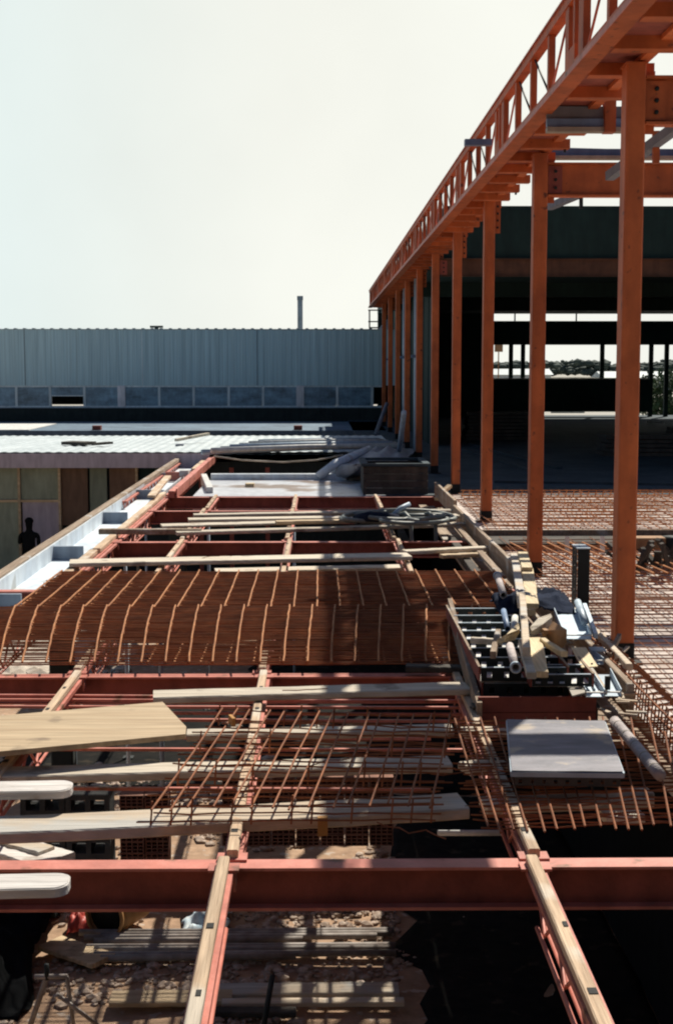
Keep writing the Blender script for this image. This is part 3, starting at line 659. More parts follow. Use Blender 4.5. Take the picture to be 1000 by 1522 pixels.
# red channels at the far left corner
for k, (a, c, w, l) in enumerate((((262,686),(318,686),.12,'farthest red channel across the trough end'),((247,707),(300,707),.12,'red channel across the trough, second from its end'))):
    p, q = az(*a, 3.0), az(*c, 3.0); solo('cross_channel', MB().bar(p, q, .1, .16), M['red'], l, 'channel', 'red channels at the far end of the trough')
p, q = az(318,680,3.06), az(255,735,3.06); solo('long_channel', MB().bar(p, q, .11, .12).bar(p+Vector((.09,0,.02)), q+Vector((.09,0,.02)), .02, .16), M['red'], 'long red channel running back beside the trough end', 'channel')
solo('loose_board', MB().bar(az(250,708,3.12), az(225,738,3.12), .13, .04, seg=4, jit=.004), M['woody'], 'short weathered board leaning over the far trough', 'board')
solo('white_box', MB().bar(az(268,703,3.1), az(281,703,3.1), .3, .12, bev=.01), M['white'], 'small white box on the red channels by the trough', 'box')
m_ = MB().bar(az(303,712,2.98), az(312,733,2.98), .12, .22, bev=.01); solo('white_kerb_block', m_, M['white'], 'pale upright form at the left edge of the wet slab', 'form')
# thin pink channels (secondary members) below
for k, (py, x0, x1, z) in enumerate(((1033,0,228,2.94),(1040,0,690,2.92),(1050,0,690,2.9),(1070,255,690,2.9),(1113,0,690,2.88),(1172,108,640,2.86),(1060,255,690,2.86),(1096,120,640,2.84))):
    p, q = az(x0-(120 if x0 == 0 else 0), py, z), az(x1, py+2, z)
    solo('steel_rail', MB().bar(p, q, .026, .018), M['red'], 'thin pink steel rail lying across the joists under the planks, %s' % ('nearest' if k == 5 else ['farthest, left only','second farthest','third farthest','fifth farthest, right part','second nearest','','fourth farthest, right part','third nearest'][k]), 'rail', 'thin pink rails crossing the second bay')
# ================================================================ planks
def plank(a, c, z, w, lab, m='woodx', t=.045, rounded=False, name='plank', grp=None, sag=.0, zc=None):
    p, q = az(*a, z), az(*c, zc if zc is not None else z); d = (q-p).normalized()
    mb = MB()
    if rounded:
        side = d.cross(Vector((0,0,1))).normalized(); r_ = w*.35; pts = []
        for cx, cyy, a0 in ((-r_, w/2-r_, 0),):
            pass
        n_ = 6; outl = []
        outl.append(p+side*w/2); 
        for k in range(n_+1):
            an = math.pi/2*k/n_; outl.append(q-d*r_+d*(r_*math.sin(an))+side*(w/2-r_+r_*math.cos(an)))
        for k in range(n_+1):
            an = math.pi/2*k/n_; outl.append(q-d*r_+d*(r_*math.cos(an))-side*(w/2-r_+r_*math.sin(an)))
        outl.append(p-side*w/2)
        mb.prism([v+Vector((0,0,0)) for v in outl], t)
        mb.prism([v.lerp(p.lerp(q,.5), .0)+Vector((0,0,.004)) - (side*.006 if (v-p).dot(side) > 0 else -side*.006) - d*.006 for v in outl], .0035)
    else: mb.bar(p-Vector((0,0,t/2)), q-Vector((0,0,t/2)), w, t, seg=14, jit=.004, bev=.008, sag=sag)
    return solo(name, mb, M[m], lab, 'plank', grp)
plank((104,834),(608,824), 3.12, .36, 'long bleached plank lying across the joists just beyond the curved mesh')
plank((320,847),(605,841), 2.95, .30, 'shorter plank low behind the curved mesh, under the long bleached one', t=.05)
plank((600,818),(726,812), 3.10, .16, 'narrow pale plank from the long bleached one to the edge boards')
plank((655,824),(722,821), 3.06, .12, 'short brown batten by the edge boards beside the narrow pale plank', m='ply')
plank((262,790),(690,777), 3.10, .22, 'nearest pale batten of those under the coiled hose')
plank((148,786),(300,786), 3.12, .14, 'brown batten sticking out over the trough from the batten pile', m='woodyg', t=.07)
plank((240,780),(560,772), 3.13, .30, 'wide pale batten in the pile of battens left of the hose', t=.03)
plank((280,771),(680,765), 3.15, .28, 'third batten of the pile beneath the hose')
plank((410,774),(520,772), 3.18, .16, 'short yellowish batten on top of the batten pile', m='ply')
plank((288,764),(680,757), 3.11, .22, 'farthest pale batten beside the deep brown beam')
plank((228,1031),(694,1018), 3.10, .225, 'straight white plank in front of the curved mesh')
plank((603,988),(692,990), 3.08, .12, 'dark batten at the right end of the curved mesh', m='darkwood')
plank((278,1088),(672,1080), 3.02, .15, 'narrow plank under the far side of the loose rebar cage')
plank((-140,1150),(668,1129), 3.03, .20, 'plank running under the middle of the rebar cage', t=.05)
plank((-160,1231),(688,1189), 3.06, .27, 'long heavy plank under the near edge of the rebar cage', m='woodx2', t=.06, sag=.01)
plank((-60,1171),(108,1168), 3.16, .19, 'white round-ended plank at the left edge above the long heavy plank', m='whitewash', t=.038, rounded=True)
plank((-60,1313),(104,1309), 3.10, .19, 'grey round-ended plank at the left edge before the nearest beam', m='whitewash', t=.038, rounded=True)
plank((688,1084),(748,1081), 3.02, .14, 'short plank end lit between the rebar cage and the grey sheet')
plank((690,1137),(748,1130), 3.02, .17, 'short plank end left of the grey sheet, nearer the camera', )
plank((718,1192),(962,1181), 2.97, .19, 'pale plank under the right-hand mesh in front of the grey sheet')
plank((895,1208),(952,1206), 2.95, .14, 'short pale offcut under the right-hand mesh, nearest the beam')
plank((925,1176),(966,1174), 2.97, .12, 'small pale offcut under the right-hand mesh, near the wrapped pipe')
plank((0,1250),(84,1276), 2.4, .30, 'dusty grey board sloping under the round-ended planks', m='whitewash', t=.05)
plank((-20,1238),(70,1262), 2.42, .14, 'narrow grey board beside the sloping dusty board', m='woodx2', t=.04)
solo('thin_rod', MB().tube([az(650,1238,2.6), az(746,1238,2.6)], .018, 8), M['white'], 'thin white rod in the shade right of the middle joist', 'rod')
# wide plywood board, trapezoid
wb = [az(-120,1074,3.16), az(242,1043,3.16), az(277,1080,3.16), az(276,1091,3.16), az(-120,1128,3.16)]
solo('wide_board', MB().prism(wb, .03), M['ply'], 'wide clean plywood board reaching in from the left edge', 'board')
solo('tag', MB().prism([az(472,1213,3.07), az(487,1212,3.07), az(487,1216,3.07), az(472,1217,3.07)], .09), M['yellowtag'], 'small ochre scrap hanging on the edge of the long heavy plank', 'scrap')
solo('tag', MB().bar(az(342,1068,3.2), az(348,1074,3.2), .02, .05), M['yellowtag'], 'tiny ochre scrap caught on the far side of the rebar cage', 'scrap')
# ================================================================ curved mesh mats
def mat_sheet(x0a, x1a, x0b, x1b, ya, yb, zf, lab, grp, dense, spacing, fine=.006, mthick=.009, mfine='rustd', mlong='ruston', phase=0, name='mesh_mat'):
    """mat between far edge ya (x0a..x1a) and near edge yb (x0b..x1b); zf(t) height; dense = spacing of cross wires"""
    r = thing(name, ((x0b+x1b)/2, (ya+yb)/2, 3.0), lab, 'mesh', grp)
    w = MB(); n = int(abs(ya-yb)/dense)
    for k in range(n+1):
        t = k/n+random.uniform(-.15,.15)/n; t = min(1, max(0, t)); Y = ya+(yb-ya)*t; z = zf(t)
        xa, xb = x0a+(x0b-x0a)*t+random.uniform(-.05,.05), x1a+(x1b-x1a)*t+random.uniform(-.05,.05); pts = []
        for j in range(9):
            s_ = j/8; pts.append(Vector((xa+(xb-xa)*s_, Y+random.uniform(-.006,.006), z+random.uniform(-.006,.006))))
        w.tube(pts, fine, 4, False)
    build('cross_wires', w, M[mfine], r)
    w = MB(); m_ = int((x1a-x0a)/spacing)
    for k in range(m_+1):
        s_ = (k+phase)/m_; pts = []
        if s_ > 1: continue
        e = random.uniform(.0,.05)
        for j in range(13):
            t = j/12*(1.0+e*.3); Y = ya+(yb-ya)*t; tt = min(1, max(0, t))
            pts.append(Vector((x0a+(x0b-x0a)*t+s_*((x1a-x0a)+((x1b-x0b)-(x1a-x0a))*tt), Y, zf(tt)+fine+mthick)))
        w.tube([p_+Vector((random.uniform(-.003,.003), 0, random.uniform(0,.003))) for p_ in pts], mthick, 5)
    build('long_bars', w, M[mlong], r)
    return r
grp = 'rusty mesh sheets stacked across the joists'
back = lambda t: 3.16+.03*math.sin(math.pi*t)
mat_sheet(-2.72, 1.85, -2.72, 1.85, 14.95, 12.2, lambda t: 3.125+.01*t, 'top rusty mesh sheet of the far stack, its bars running away from the camera', grp, .06, .2)
front = lambda t: 3.165+.015*math.sin(math.pi*t)-.02*t-.07*max(0,(t-.35)/.65)**2.0
mat_sheet(-3.1, 1.36, -2.75, 1.15, 12.5, 10.5, front, 'top rusty mesh sheet of the near stack, curving down at its near edge', grp, .05, .2)
for k in range(3):
    mat_sheet(-2.72, 1.85, -2.72, 1.85, 14.9-.05*k, 12.3, lambda t, k=k: 3.10-.02*k, '%s mesh sheet under the top one of the far stack' % ORD[k+1], grp, .085, .2)
    mat_sheet(-3.1, 1.36, -2.88, 1.22, 12.47-.03*k, 11.3+.06*k, lambda t, k=k: front(t*.6)-.024*(k+1), '%s mesh sheet under the top one of the near stack' % ORD[k+1], grp, .085, .2)
mat_sheet(-1.3, 1.1, -1.3, 1.1, 11.9, 10.62, lambda t: 3.06-.02*t, 'lowest rusty mesh sheet, showing under the curved near edge', grp, .05, .2)
# ================================================================ loose rebar cage
def cage(lab, corners, z, nx, ny, h, name='rebar_cage', over=.05, legs=True, mlong='rust', group=None):
    """corners: far-left, far-right, near-right, near-left"""
    A, B, C_, D = [Vector((c.x, c.y, z)) for c in corners]
    r = thing(name, ((A.x+B.x+C_.x+D.x)/4, (A.y+D.y)/2, z), lab, 'rebar', group)
    w = MB()
    for k in range(ny+1):
        t = k/ny
        for lay in ((0, h) if legs else (0,)):
            if lay and k % 2: continue
            p = A.lerp(D, t)+Vector((random.uniform(-.08,.02), random.uniform(-.02,.02), lay)); q = B.lerp(C_, t)+Vector((random.uniform(-.02,.08), random.uniform(-.03,.03), lay))
            w.tube([p+(q-p)*(j/8)+Vector((0, random.uniform(-.008,.008), random.uniform(-.008,.008))) for j in range(9)], .0048, 5)
    build('cross_bars', w, M['rustd'], r)
    w = MB()
    for k in range(nx+1):
        s_ = (k+random.uniform(-.2,.2))/nx; s_ = min(1, max(0, s_)); e = random.uniform(0, over)
        p = A.lerp(B, s_); q = D.lerp(C_, s_); d = (q-p)
        w.tube([p-d*e*.4+Vector((0,0,h+.012)), p.lerp(q,.5)+Vector((random.uniform(-.01,.01),0,h+.01)), q+d*e+Vector((0,0,h+.008))], .006, 5)
    build('long_bars', w, M[mlong], r)
    if legs:
        for k in range(nx+1):
            for e_ in (0, .33, .66, 1):
                if random.random() < .45: continue
                w = MB(); c = A.lerp(B, k/nx).lerp(D.lerp(C_, k/nx), e_); w.tube([c-Vector((0,0,.02)), c+Vector((.01,0,h+.03+random.uniform(0,.03)))], .005, 5); build('stirrup_leg', w, M['rustd'], r)
    return r
cage('loose cage of rusty reinforcing bars lying skewed over the planks', [az(325,1066,3.12), az(668,1076,3.12), az(640,1208,3.12), az(224,1212,3.12)], 3.09, 14, 16, .07)
cage('flat rusty mesh around and in front of the grey steel sheet', [az(672,1068,3.06), az(985,1068,3.06), az(1015,1222,3.06), az(722,1228,3.06)], 3.05, 14, 40, .0, name='rebar_mat', legs=False)
# ================================================================ grey sheet + pipe
ps = [az(753,1069,3.2), az(898,1071,3.2), az(926,1147,3.2), az(760,1145,3.2)]
sh = thing('steel_sheet', (1.35, 7.8, 3.06), 'square stained grey sheet lying on the right-hand mesh', 'sheet')
m_ = MB(); N_ = 8; vs = []
for j in range(N_+1):
    for i in range(N_+1):
        p = ps[0].lerp(ps[1], i/N_).lerp(ps[3].lerp(ps[2], i/N_), j/N_); vs.append(p+Vector((0,0,.004*noise.noise(Vector((i*.4,j*.4,2))))))
fs = [(j*(N_+1)+i, (j+1)*(N_+1)+i, (j+1)*(N_+1)+i+1, j*(N_+1)+i+1) for j in range(N_) for i in range(N_)]
m_.add(vs, fs, True); m_.add([v-Vector((0,0,.012)) for v in vs], [tuple(reversed(q)) for q in fs], True)
build('top_face', m_, M['steelplate'], sh)
m_ = MB(); off = Vector((0,0,-.02))
for a, c in ((0,1),(1,2),(2,3),(3,0)): m_.bar(ps[a]+off, ps[c]+off, .012, .026)
build('folded_edge', m_, M['galv'], sh)
for a, c in ((3,2),(0,1)):
    m_ = MB(); m_.plate_holes((ps[a]+ps[c])/2-Vector((0,0,.058)), (ps[c]-ps[a]).normalized(), (0,0,1), (ps[c]-ps[a]).length-.03, .045, 9, hw=.018, hh=.02); build('support_rail', m_, M['darkwood'], sh)
pp = thing('wrapped_pipe', az(945,1110,3.15), 'pale wrapped pipe lying beside the grey sheet on the mesh', 'pipe')
p, q = az(913,1072,3.15), az(980,1152,3.15)
build('pipe', MB().tube([p.lerp(q, k/6) for k in range(7)], .033, 12), M['pipe'], pp)
m_ = MB()
for k in range(5):
    c = p.lerp(q, (k+.5)/5); d = (q-p).normalized(); m_.tube([c-d*.006, c+d*.006], .0345, 12)
build('wrap_bands', m_, M['beige'], pp)
# ================================================================ deck reinforcement (right)
def deckmesh(lab, x0, x1, y0, y1, z, sx, sy, mx_='rustd', my_='ruston', r1=.008, r2=.008, wob=.01, skew=0.0, name='deck_mesh'):
    r = thing(name, ((x0+x1)/2, (y0+y1)/2, z), lab, 'mesh', 'reinforcement laid on the right-hand deck')
    w = MB(); Y = y0
    while Y < y1:
        w.tube([Vector((x0+(x1-x0)*j/8, Y+random.uniform(-wob,wob)+skew*j/8*(x1-x0), z+random.uniform(-wob,wob)*.5)) for j in range(9)], r1, 4, False); Y += sy*random.uniform(.9,1.1)
    build('cross_bars', w, M[mx_], r); w = MB(); X = x0+.03
    while X < x1:
        w.tube([Vector((X+random.uniform(-wob,wob)-skew*(y1-y0)*j/6, y0+(y1-y0)*j/6, z+r1+r2+random.uniform(-wob,wob)*.4)) for j in range(7)], r2, 4, False); X += sx*random.uniform(.9,1.1)
    build('long_bars', w, M[my_], r)
    return r
deckmesh('close rusty mesh on the pale near part of the deck beside the nearest column', 2.24, 7, 6, 14.6, 2.94, .12, .17, mx_='rustd', my_='rustd', r1=.006, r2=.0045)
deckmesh('orange and dark mesh on the deck between the two nearest columns', 2.24, 9, 14.7, 19.0, 2.95, .15, .2, my_='rust', r1=.006, r2=.006)
deckmesh('second layer of wires over the near part of the deck', 2.5, 9, 13.0, 18.9, 3.0, .3, .3, my_='rustd', skew=.02, r1=.006, r2=.006)
deckmesh('orange mesh on the raised strip of deck before the shaded hall', 2.3, 12, 19.4, 24.8, 3.04, .16, .24, mx_='rust', my_='ruston', skew=-.03, r1=.007, r2=.007)
deckmesh('upper orange bars over the raised strip of deck', 2.4, 12, 19.45, 24.6, 3.1, .4, .45, mx_='ruston', my_='rust', skew=.05)
ob = thing('orange_bars', (5, 16.5, 3.08), 'row of loose orange bars laid slanting on the deck mesh', 'rebar')
w = MB()
for k in range(40): X = 2.55+k*.15; w.tube([(X+.12, 15.0, 3.09), (X-.16+random.uniform(-.03,.03), 17.6, 3.1)], .011, 5)
build('bars', w, M['ruston'], ob)
# upright bar ends row at the back of the mesh
w = MB(); X = 2.5
while X < 12: w.tube([(X, 24.85, 3.0), (X+.03, 24.85, 3.12)], .012, 5); w.tube([(X, 24.95, 3.11), (X+.1, 24.8, 3.12)], .011, 5); X += .13
solo('starter_bars', w, M['ruston'], 'row of short upright bar ends along the back of the raised mesh', 'rebar')
# step form between decks
solo('recess_shade_strip', MB().box(2.25, 12, 18.35, 19.2, 2.975, 2.99), M['darkwood'], 'dark strip standing in for shade in the recess before the raised strip of deck', 'boards')  # dark strip put in for the shade below the step
solo('step_form', MB().bar((2.2,19.27,2.98),(12,19.27,2.98), .05, .17, seg=10, jit=.004), M['woodyg'], 'long timber form edging the raised strip of deck', 'form')
for px, l in ((476,'left white peg in front of the raised deck edge'),(650,'white peg behind the nearest column before the raised deck edge')):
    X = 700+px*.3; c = az(X, 826, 2.92); solo('white_peg', MB().bar(c, c+Vector((.0,.05,.24)), .05, .04, up=(0,1,0)), M['white'], l, 'peg', 'white pegs on the deck')
c = az(692, 822, 3.1); 
solo('brown_box_form', MB().bar(az(935,806,3.2), az(985,806,3.2), .25, .13, bev=.01), M['card'], 'brown box form on the deck right of the nearest column', 'form')
m_ = MB()
for k in range(16): a = az(random.uniform(930,1010), random.uniform(826,848), 3.02); m_.bar(a, a+Vector((random.uniform(-.3,.3), random.uniform(-.2,.2), random.uniform(.05,.3))), .09, .04)
solo('scrap_heap', m_, M['darkwood'], 'dark heap of scraps under the brown box form', 'scrap heap', kind='stuff')
solo('dark_drum', MB().tube([az(1002,830,3.0), az(1002,830,3.0)+Vector((0,0,.26))], .16, 14), M['dark'], 'dark drum at the right edge behind the nearest column', 'drum')
solo('deck_post', MB().bar(az(857,952,2.93)+Vector((.33,0,0)), az(857,952,2.93)+Vector((.33,0,.12)), .05, .05, up=(0,1,0)), M['dark'], 'short dark stub on the pale deck right of the nearest column', 'stub')
# vertical edge mesh upstand
um = thing('edge_mesh', (2.18, 8.5, 2.95), 'upright strip of wire mesh along the deck edge at lower right', 'mesh')
w = MB(); 
for z in (3.0,3.07,3.14): w.tube([Vector((2.16+random.uniform(-.01,.01), 6.5+4.8*j/10, z+random.uniform(-.008,.008))) for j in range(11)], .008, 5)
build('long_wires', w, M['rust'], um); w = MB(); Y = 6.5
while Y < 11.3: w.tube([(2.15, Y, 2.93), (2.17+random.uniform(-.01,.01), Y, 3.17+random.uniform(-.03,.03))], .006, 5); Y += .085
build('upright_wires', w, M['rustd'], um); w = MB(); Y = 6.5
while Y < 11.3: w.tube([(2.17, Y, 3.14), (2.24, Y+.01, 3.15), (2.40, Y+.02, 3.05)], .007, 5); Y += .15
build('hooked_ends', w, M['rust'], um)
# ================================================================ edge boards along the deck
def yb(y0, y1, x0, x1, z, w, h, lab, m='woodyg', z1=None): return solo('edge_board', MB().bar((x0,y0,z),(x1,y1,z1 or z), w, h, seg=12, jit=.003, bev=.006), M[m], lab, 'board', 'timber boards edging the deck')
yb(25.0,21.6, 2.06,2.08, 3.12, .05, .26, 'far tilted edge board by the fourth column')
yb(21.5,14.6, 2.05,2.1, 3.08, .05, .22, 'long upright edge board beside the second and third columns')
yb(20.5,15.0, 1.93,1.95, 3.05, .08, .04, 'lower pale rail inside the long edge board')
yb(14.5,9.5, 2.13,2.12, 3.04, .05, .2, 'near edge board passing behind the scrap pile')
yb(19,11.8, 1.78,1.74, 2.95, .1, .1, 'dark formwork rail below the long edge board', m='darkwood')
yb(12.6,9.9, 2.22,2.2, 3.17, .05, .05, 'thin batten lying on the near edge board', m='woodx2')
fp = thing('formwork_boards', (1.95, 18, 2.8), 'dark grey formwork boards lying lengthwise below the deck edge boards', 'boards')
for k in range(3): build('board', MB().bar((1.80+.13*k, 8.9+.1*k, 2.86-.01*k), (1.80+.13*k, 24.8-.2*k, 2.86-.01*k), .128, .03, seg=8, jit=.001), M['woodyg'], fp)
build('board', MB().box(2.128, 2.198, 6.6, 25, 2.80, 2.83), M['woodyg'], fp)  # strip added to block the sliver of sun between boards and deck
# perforated standing channel
ch = thing('perforated_channel', (2.45, 13.5, 2.95), 'tall dark perforated steel channel standing on the deck', 'channel')
p0 = ay(862,905,13.5); 
zt_ = ay(862,815,13.5).z; xc = p0.x
m_ = MB(); m_.box(xc-.045, xc+.062, 13.44, 13.45, 2.93, zt_).box(xc+.0625, xc+.07, 13.44, 13.7, 2.93, zt_); build('web', m_, M['dark'], ch)
m_ = MB(); m_.plate_holes((xc-.05, 13.58, (2.93+zt_)/2), (0,0,1), (0,1,0), zt_-2.93, .25, 13, hw=.02, hh=.03); build('perforated_side', m_, M['dark'], ch)
build('top_rim', MB().prism([Vector((xc-.055,13.43,zt_+.012)), Vector((xc+.075,13.43,zt_+.012)), Vector((xc+.075,13.72,zt_+.012)), Vector((xc-.055,13.72,zt_+.012))], .011), M['galv'], ch)
# ================================================================ crate of perforated panels with scrap
def crate(x0, x1, y0, y1, z0, z1, lab, grp, m='dark', rim='galv', rib=.28, skewx=0.0):
    r = thing('perforated_tray', ((x0+x1)/2, (y0+y1)/2, z0), lab, 'panel', grp)
    t = .012; hh = (z1-z0)
    build('side_rail', MB().box(x0, x0+t, y0, y1, z0, z1), M['brownred'], r); build('side_rail', MB().box(x1-t, x1, y0, y1, z0, z1), M['brownred'], r)
    build('rim', MB().box(x0-.004, x0+.013, y0, y1, z1+.0005, z1+.006).box(x1-.013, x1+.004, y0, y1, z1+.0005, z1+.006), M['woodyg'], r)
    build('floor', MB().box(x0+t+.001, x1-t-.001, y0+.01, y1-.01, z0, z0+.004), M['white'], r)  # white plate added so sunlight shows bright through the rib holes
    Y = y0; k = 0
    while Y < y1+.01:
        m_ = MB(); m_.plate_holes(((x0+x1)/2, min(Y, y1-t), (z0+z1)/2), (1,0,0), (0,0,1), x1-x0-2*t-.004, hh-.01, 5, t=.006, hw=.034, hh=.038)
        rb = build('rib', m_, M[m], r)
        build('rib_edge', MB().box(x0+t+.01, x1-t-.01, Y-.004, Y+.014, z1-.003, z1+.001), M[rim], rb)
        Y += rib; k += 1
    return r
cg = 'perforated steel panels stacked near the nearest column'
crate(1.06, 1.66, 9.3, 11.75, 3.20, 3.30, 'top perforated steel panel of the stack, lit holes along its ribs', cg, rib=.33)
crate(1.08, 1.68, 9.32, 11.7, 3.09, 3.19, 'lower perforated steel panel under the scrap pile', cg, rib=.4)
crate(1.38, 1.80, 9.15, 9.9, 3.20, 3.285, 'small rust-red perforated tray at the near right corner of the stack', cg, rib=.3)
r = thing('pallet', (1.4, 9.1, 2.96), 'dark timber bearers under the stack of perforated panels', 'pallet')
for k in range(5): build('bearer', MB().box(1.02+.01*k, 1.82, 9.1+k*.62, 9.22+k*.62, 2.96, 3.06), M['darkwood'], r)
build('deck_board', MB().box(1.0, 1.83, 9.08, 9.2, 3.061, 3.085), M['darkwood'], r)
for k_ in range(2): build('front_board', MB().bar((1.03,9.07,3.0+.105*k_),(1.80,9.075,3.0+.105*k_), .02, .1, seg=5, jit=.002), M['brownred'], r)
member('leaning_board', az(668,903,3.26), az(712,1062,3.05), .035, .16, M['woodyg'], 'weathered board on edge along the left side of the panel stack', 'board')
# planks and scrap on top (y-running)
def scrap(a, c, z, w, lab, m='fresh', t=.04, zc=None, cat='timber'):
    p, q = az(*a, z), az(*c, zc or z); return solo('scrap_timber', MB().bar(p-Vector((0,0,t/2)), q-Vector((0,0,t/2)), w, t, seg=5, jit=.003, bev=.005), M[m], lab, cat, 'timber scraps on the panel stack')
scrap((763,822),(776,897), 3.42, .07, 'weathered pale board leading away at the top left of the scrap pile', 'woodx2')
scrap((776,820),(783,843), 3.44, .10, 'short bright board at the far end of the scrap pile')
scrap((783,844),(790,897), 3.40, .11, 'bright fresh board just before the short one on the scrap pile', )
scrap((775,880),(782,962), 3.52, .05, 'long pale square timber on top of the scrap pile', 'woodx2', .06)
scrap((776,950),(789,1000), 3.42, .06, 'brownish timber at the near end of the scrap pile', 'woodx')
scrap((795,945),(803,998), 3.40, .095, 'bright yellow board at the near end of the scrap pile')
scrap((700,947),(745,950), 3.36, .05, 'thin stick across the ribs of the top panel', 'woodx')
scrap((806,948),(838,968), 3.42, .045, 'small angled batten on the right of the scrap pile')
scrap((740,935),(732,968), 3.40, .04, 'short brown stick standing out of the open panel', 'woodyg', .05)
m_ = MB().prism([az(738,951,3.42), az(752,943,3.46), az(770,925,3.5), az(772,935,3.47), az(765,947,3.42), az(744,952,3.42)], .02)
solo('scrap_board', m_, M['fresh'], 'triangular pale offcut left of the long square timber', 'offcut')
m_ = MB().prism([az(787,932,3.46), az(800,918,3.5), az(818,912,3.52), az(820,917,3.52), az(806,928,3.48), az(790,938,3.44)], .05)
solo('scrap_board', m_, M['woodx'], 'pale curved offcut pointing right on the scrap pile', 'offcut')
m_ = MB().prism([az(821,923,3.5), az(842,936,3.5), az(834,947,3.44), az(812,937,3.44)], .09)
solo('cardboard_box', m_, M['card'], 'small tilted brown carton on the scrap pile', 'carton')
m_ = MB().bar(az(797,930,3.44), az(812,940,3.44), .03, .03).bar(az(803,926,3.44), az(809,944,3.42), .03, .03)
solo('wooden_offcut_cross', m_, M['card'], 'small brown wooden frame beside the tilted carton', 'frame')
scrap((781,905),(795,905), 3.44, .07, 'short block on the dark tarpaulin', 'ply', .05)
# pipes of pile
for a, c, z, r_, m, l in (((739,856),(748,885),3.4,.03,'pipe','stubby pale pipe at the far left of the scrap pile'),((748,908),(754,935),3.42,.022,'blue','short blue pipe in the scrap pile'),
                    ((765,918),(763,938),3.46,.025,'white','short white pipe left of the long square timber'),((757,960),(766,992),3.38,.028,'pipe','pale pipe with a collar in the open panel')):
    p, q = az(*a, z), az(*c, z); r = thing('short_pipe', p, l, 'pipe', 'short pipes in the scrap pile')
    build('tube', MB().pipe(p, q, r_, r_*.75), M[m], r)
    if m == 'pipe':
        e = q if a[1] > 900 else p; d = (q-p).normalized(); build('collar', MB().pipe(e-d*.015, e+d*.015, r_*1.35, r_*.9), M['galv'], r)
# crumpled tarp
def cloth(name, c, rx, ry, h, m, lab, cat, seed=1, n=26, par=None):
    vs = []; fs = []
    for j in range(n+1):
        for i in range(n+1):
            u = i/n*2-1; v = j/n*2-1; rr = math.sqrt(u*u+v*v)
            k = 1/ max(1, rr**.5 if rr > 1 else 1)
            e = max(0, 1-rr*rr*.62)
            x = c[0]+u*rx*(1+.15*noise.noise(Vector((v*2,seed,0)))); y = c[1]+v*ry*(1+.15*noise.noise(Vector((u*2,seed+9,0))))
            z = c[2]+h*e*(.6+.5*noise.noise(Vector((u*2+seed, v*2, .5)))) + .22*h*abs(noise.noise(Vector((u*6, v*6+seed, 2))))
            vs.append((x, y, z))
    for j in range(n):
        for i in range(n): fs.append((j*(n+1)+i, j*(n+1)+i+1, (j+1)*(n+1)+i+1, (j+1)*(n+1)+i))
    mb = MB(); mb.add(vs, fs, True); o = solo(name, mb, m, lab, cat)
    md = o.modifiers.new('t', 'SOLIDIFY'); md.thickness = .006
    return o
c = az(790,896,3.32); cloth('tarpaulin', (c.x, c.y, 3.28), .32, .35, .22, M['tarp'], 'crumpled dark blue tarpaulin across the scrap pile', 'tarpaulin', 4)
# galvanised trays
def tray(a, c, z, w, lab, floor='galv', h=.05, zc=None):
    p, q = az(*a, z), az(*c, zc or z); d = (q-p).normalized(); sd_ = d.cross(Vector((0,0,1))).normalized()
    r = thing('metal_tray', p, lab, 'tray', 'galvanised trays beside the panel stack')
    build('tray_floor', MB().bar(p, q, w, .006), M[floor], r)
    for s_ in (-1, 1): build('tray_side', MB().bar(p+sd_*s_*w/2+Vector((0,0,h/2)), q+sd_*s_*w/2+Vector((0,0,h/2)), .006, h), M['galv'], r)
    build('end_lip', MB().bar(q-sd_*w/2+Vector((0,0,.03)), q+sd_*w/2+Vector((0,0,.03)), .02, .008), M['white'], r)
    return r
tray((838,905),(858,950), 3.28, .2, 'far galvanised tray with a blue shadowed floor, right of the tilted carton')
solo('blue_rod', MB().tube([az(858,895,3.36), az(868,925,3.34)], .03, 10), M['galv'], 'thick pale blue rod lying on the far tray', 'rod')
member('long_angle', az(868,900,3.34), az(885,945,3.3), .03, .04, M['galv'], 'thin pale angle strip right of the far tray', 'angle')
tray((860,1002-30),(880,980+8), 3.15, .16, 'small galvanised tray under the cream plate')
tray((888,1003),(903,1035), 3.14, .17, 'near galvanised tray with a dark upright peg in it')
m_ = MB().bar(az(902,1025,3.18), az(902,1025,3.18)+Vector((0,0,.09)), .035, .02, up=(0,1,0)); solo('dark_peg', m_, M['dark'], 'small dark peg standing in the near tray', 'peg')
solo('small_pale_tray', MB().bar(az(876,965,3.2), az(898,965,3.2), .14, .01), M['galv'], 'little pale tray between the cream plate and the edge board', 'tray')
m_ = MB().prism([az(848,962,3.3), az(870,962,3.3), az(888,990,3.28), az(864,992,3.28)], .008)
cp = thing('cream_plate', az(866,975,3.28), 'cream metal plate with two holes lying over the trays', 'plate'); build('plate', m_, M['fresh'], cp)
for px in (868, 879): c = az(px, 986, 3.288); build('hole', MB().tube([c+Vector((0,0,-.004)), c+Vector((0,0,.002))], .008, 8), M['foot'], cp)
m_ = MB().prism([az(838,1012,3.2), az(848,1011,3.2), az(862,1024,3.2), az(868,1022,3.2), az(869,1029,3.2), az(850,1034,3.2), az(846,1026,3.2)], .01)
solo('bracket_plate', m_, M['beige'], 'small pale bracket plate at the near right corner of the panel stack', 'bracket')
tray((870,1012),(884,1036), 3.16, .12, 'narrow pale tray beside the small bracket plate')
member('thin_batten', az(876,992,3.2), az(900,1028,3.16), .02, .03, M['woodx2'], 'thin pale batten between the two near trays', 'batten')
member('thin_batten', az(920,945,3.15), az(905,975,3.15), .03, .04, M['woodyg'], 'grey batten end by the foot of the nearest column', 'batten')
m_ = MB()
random.seed(21)
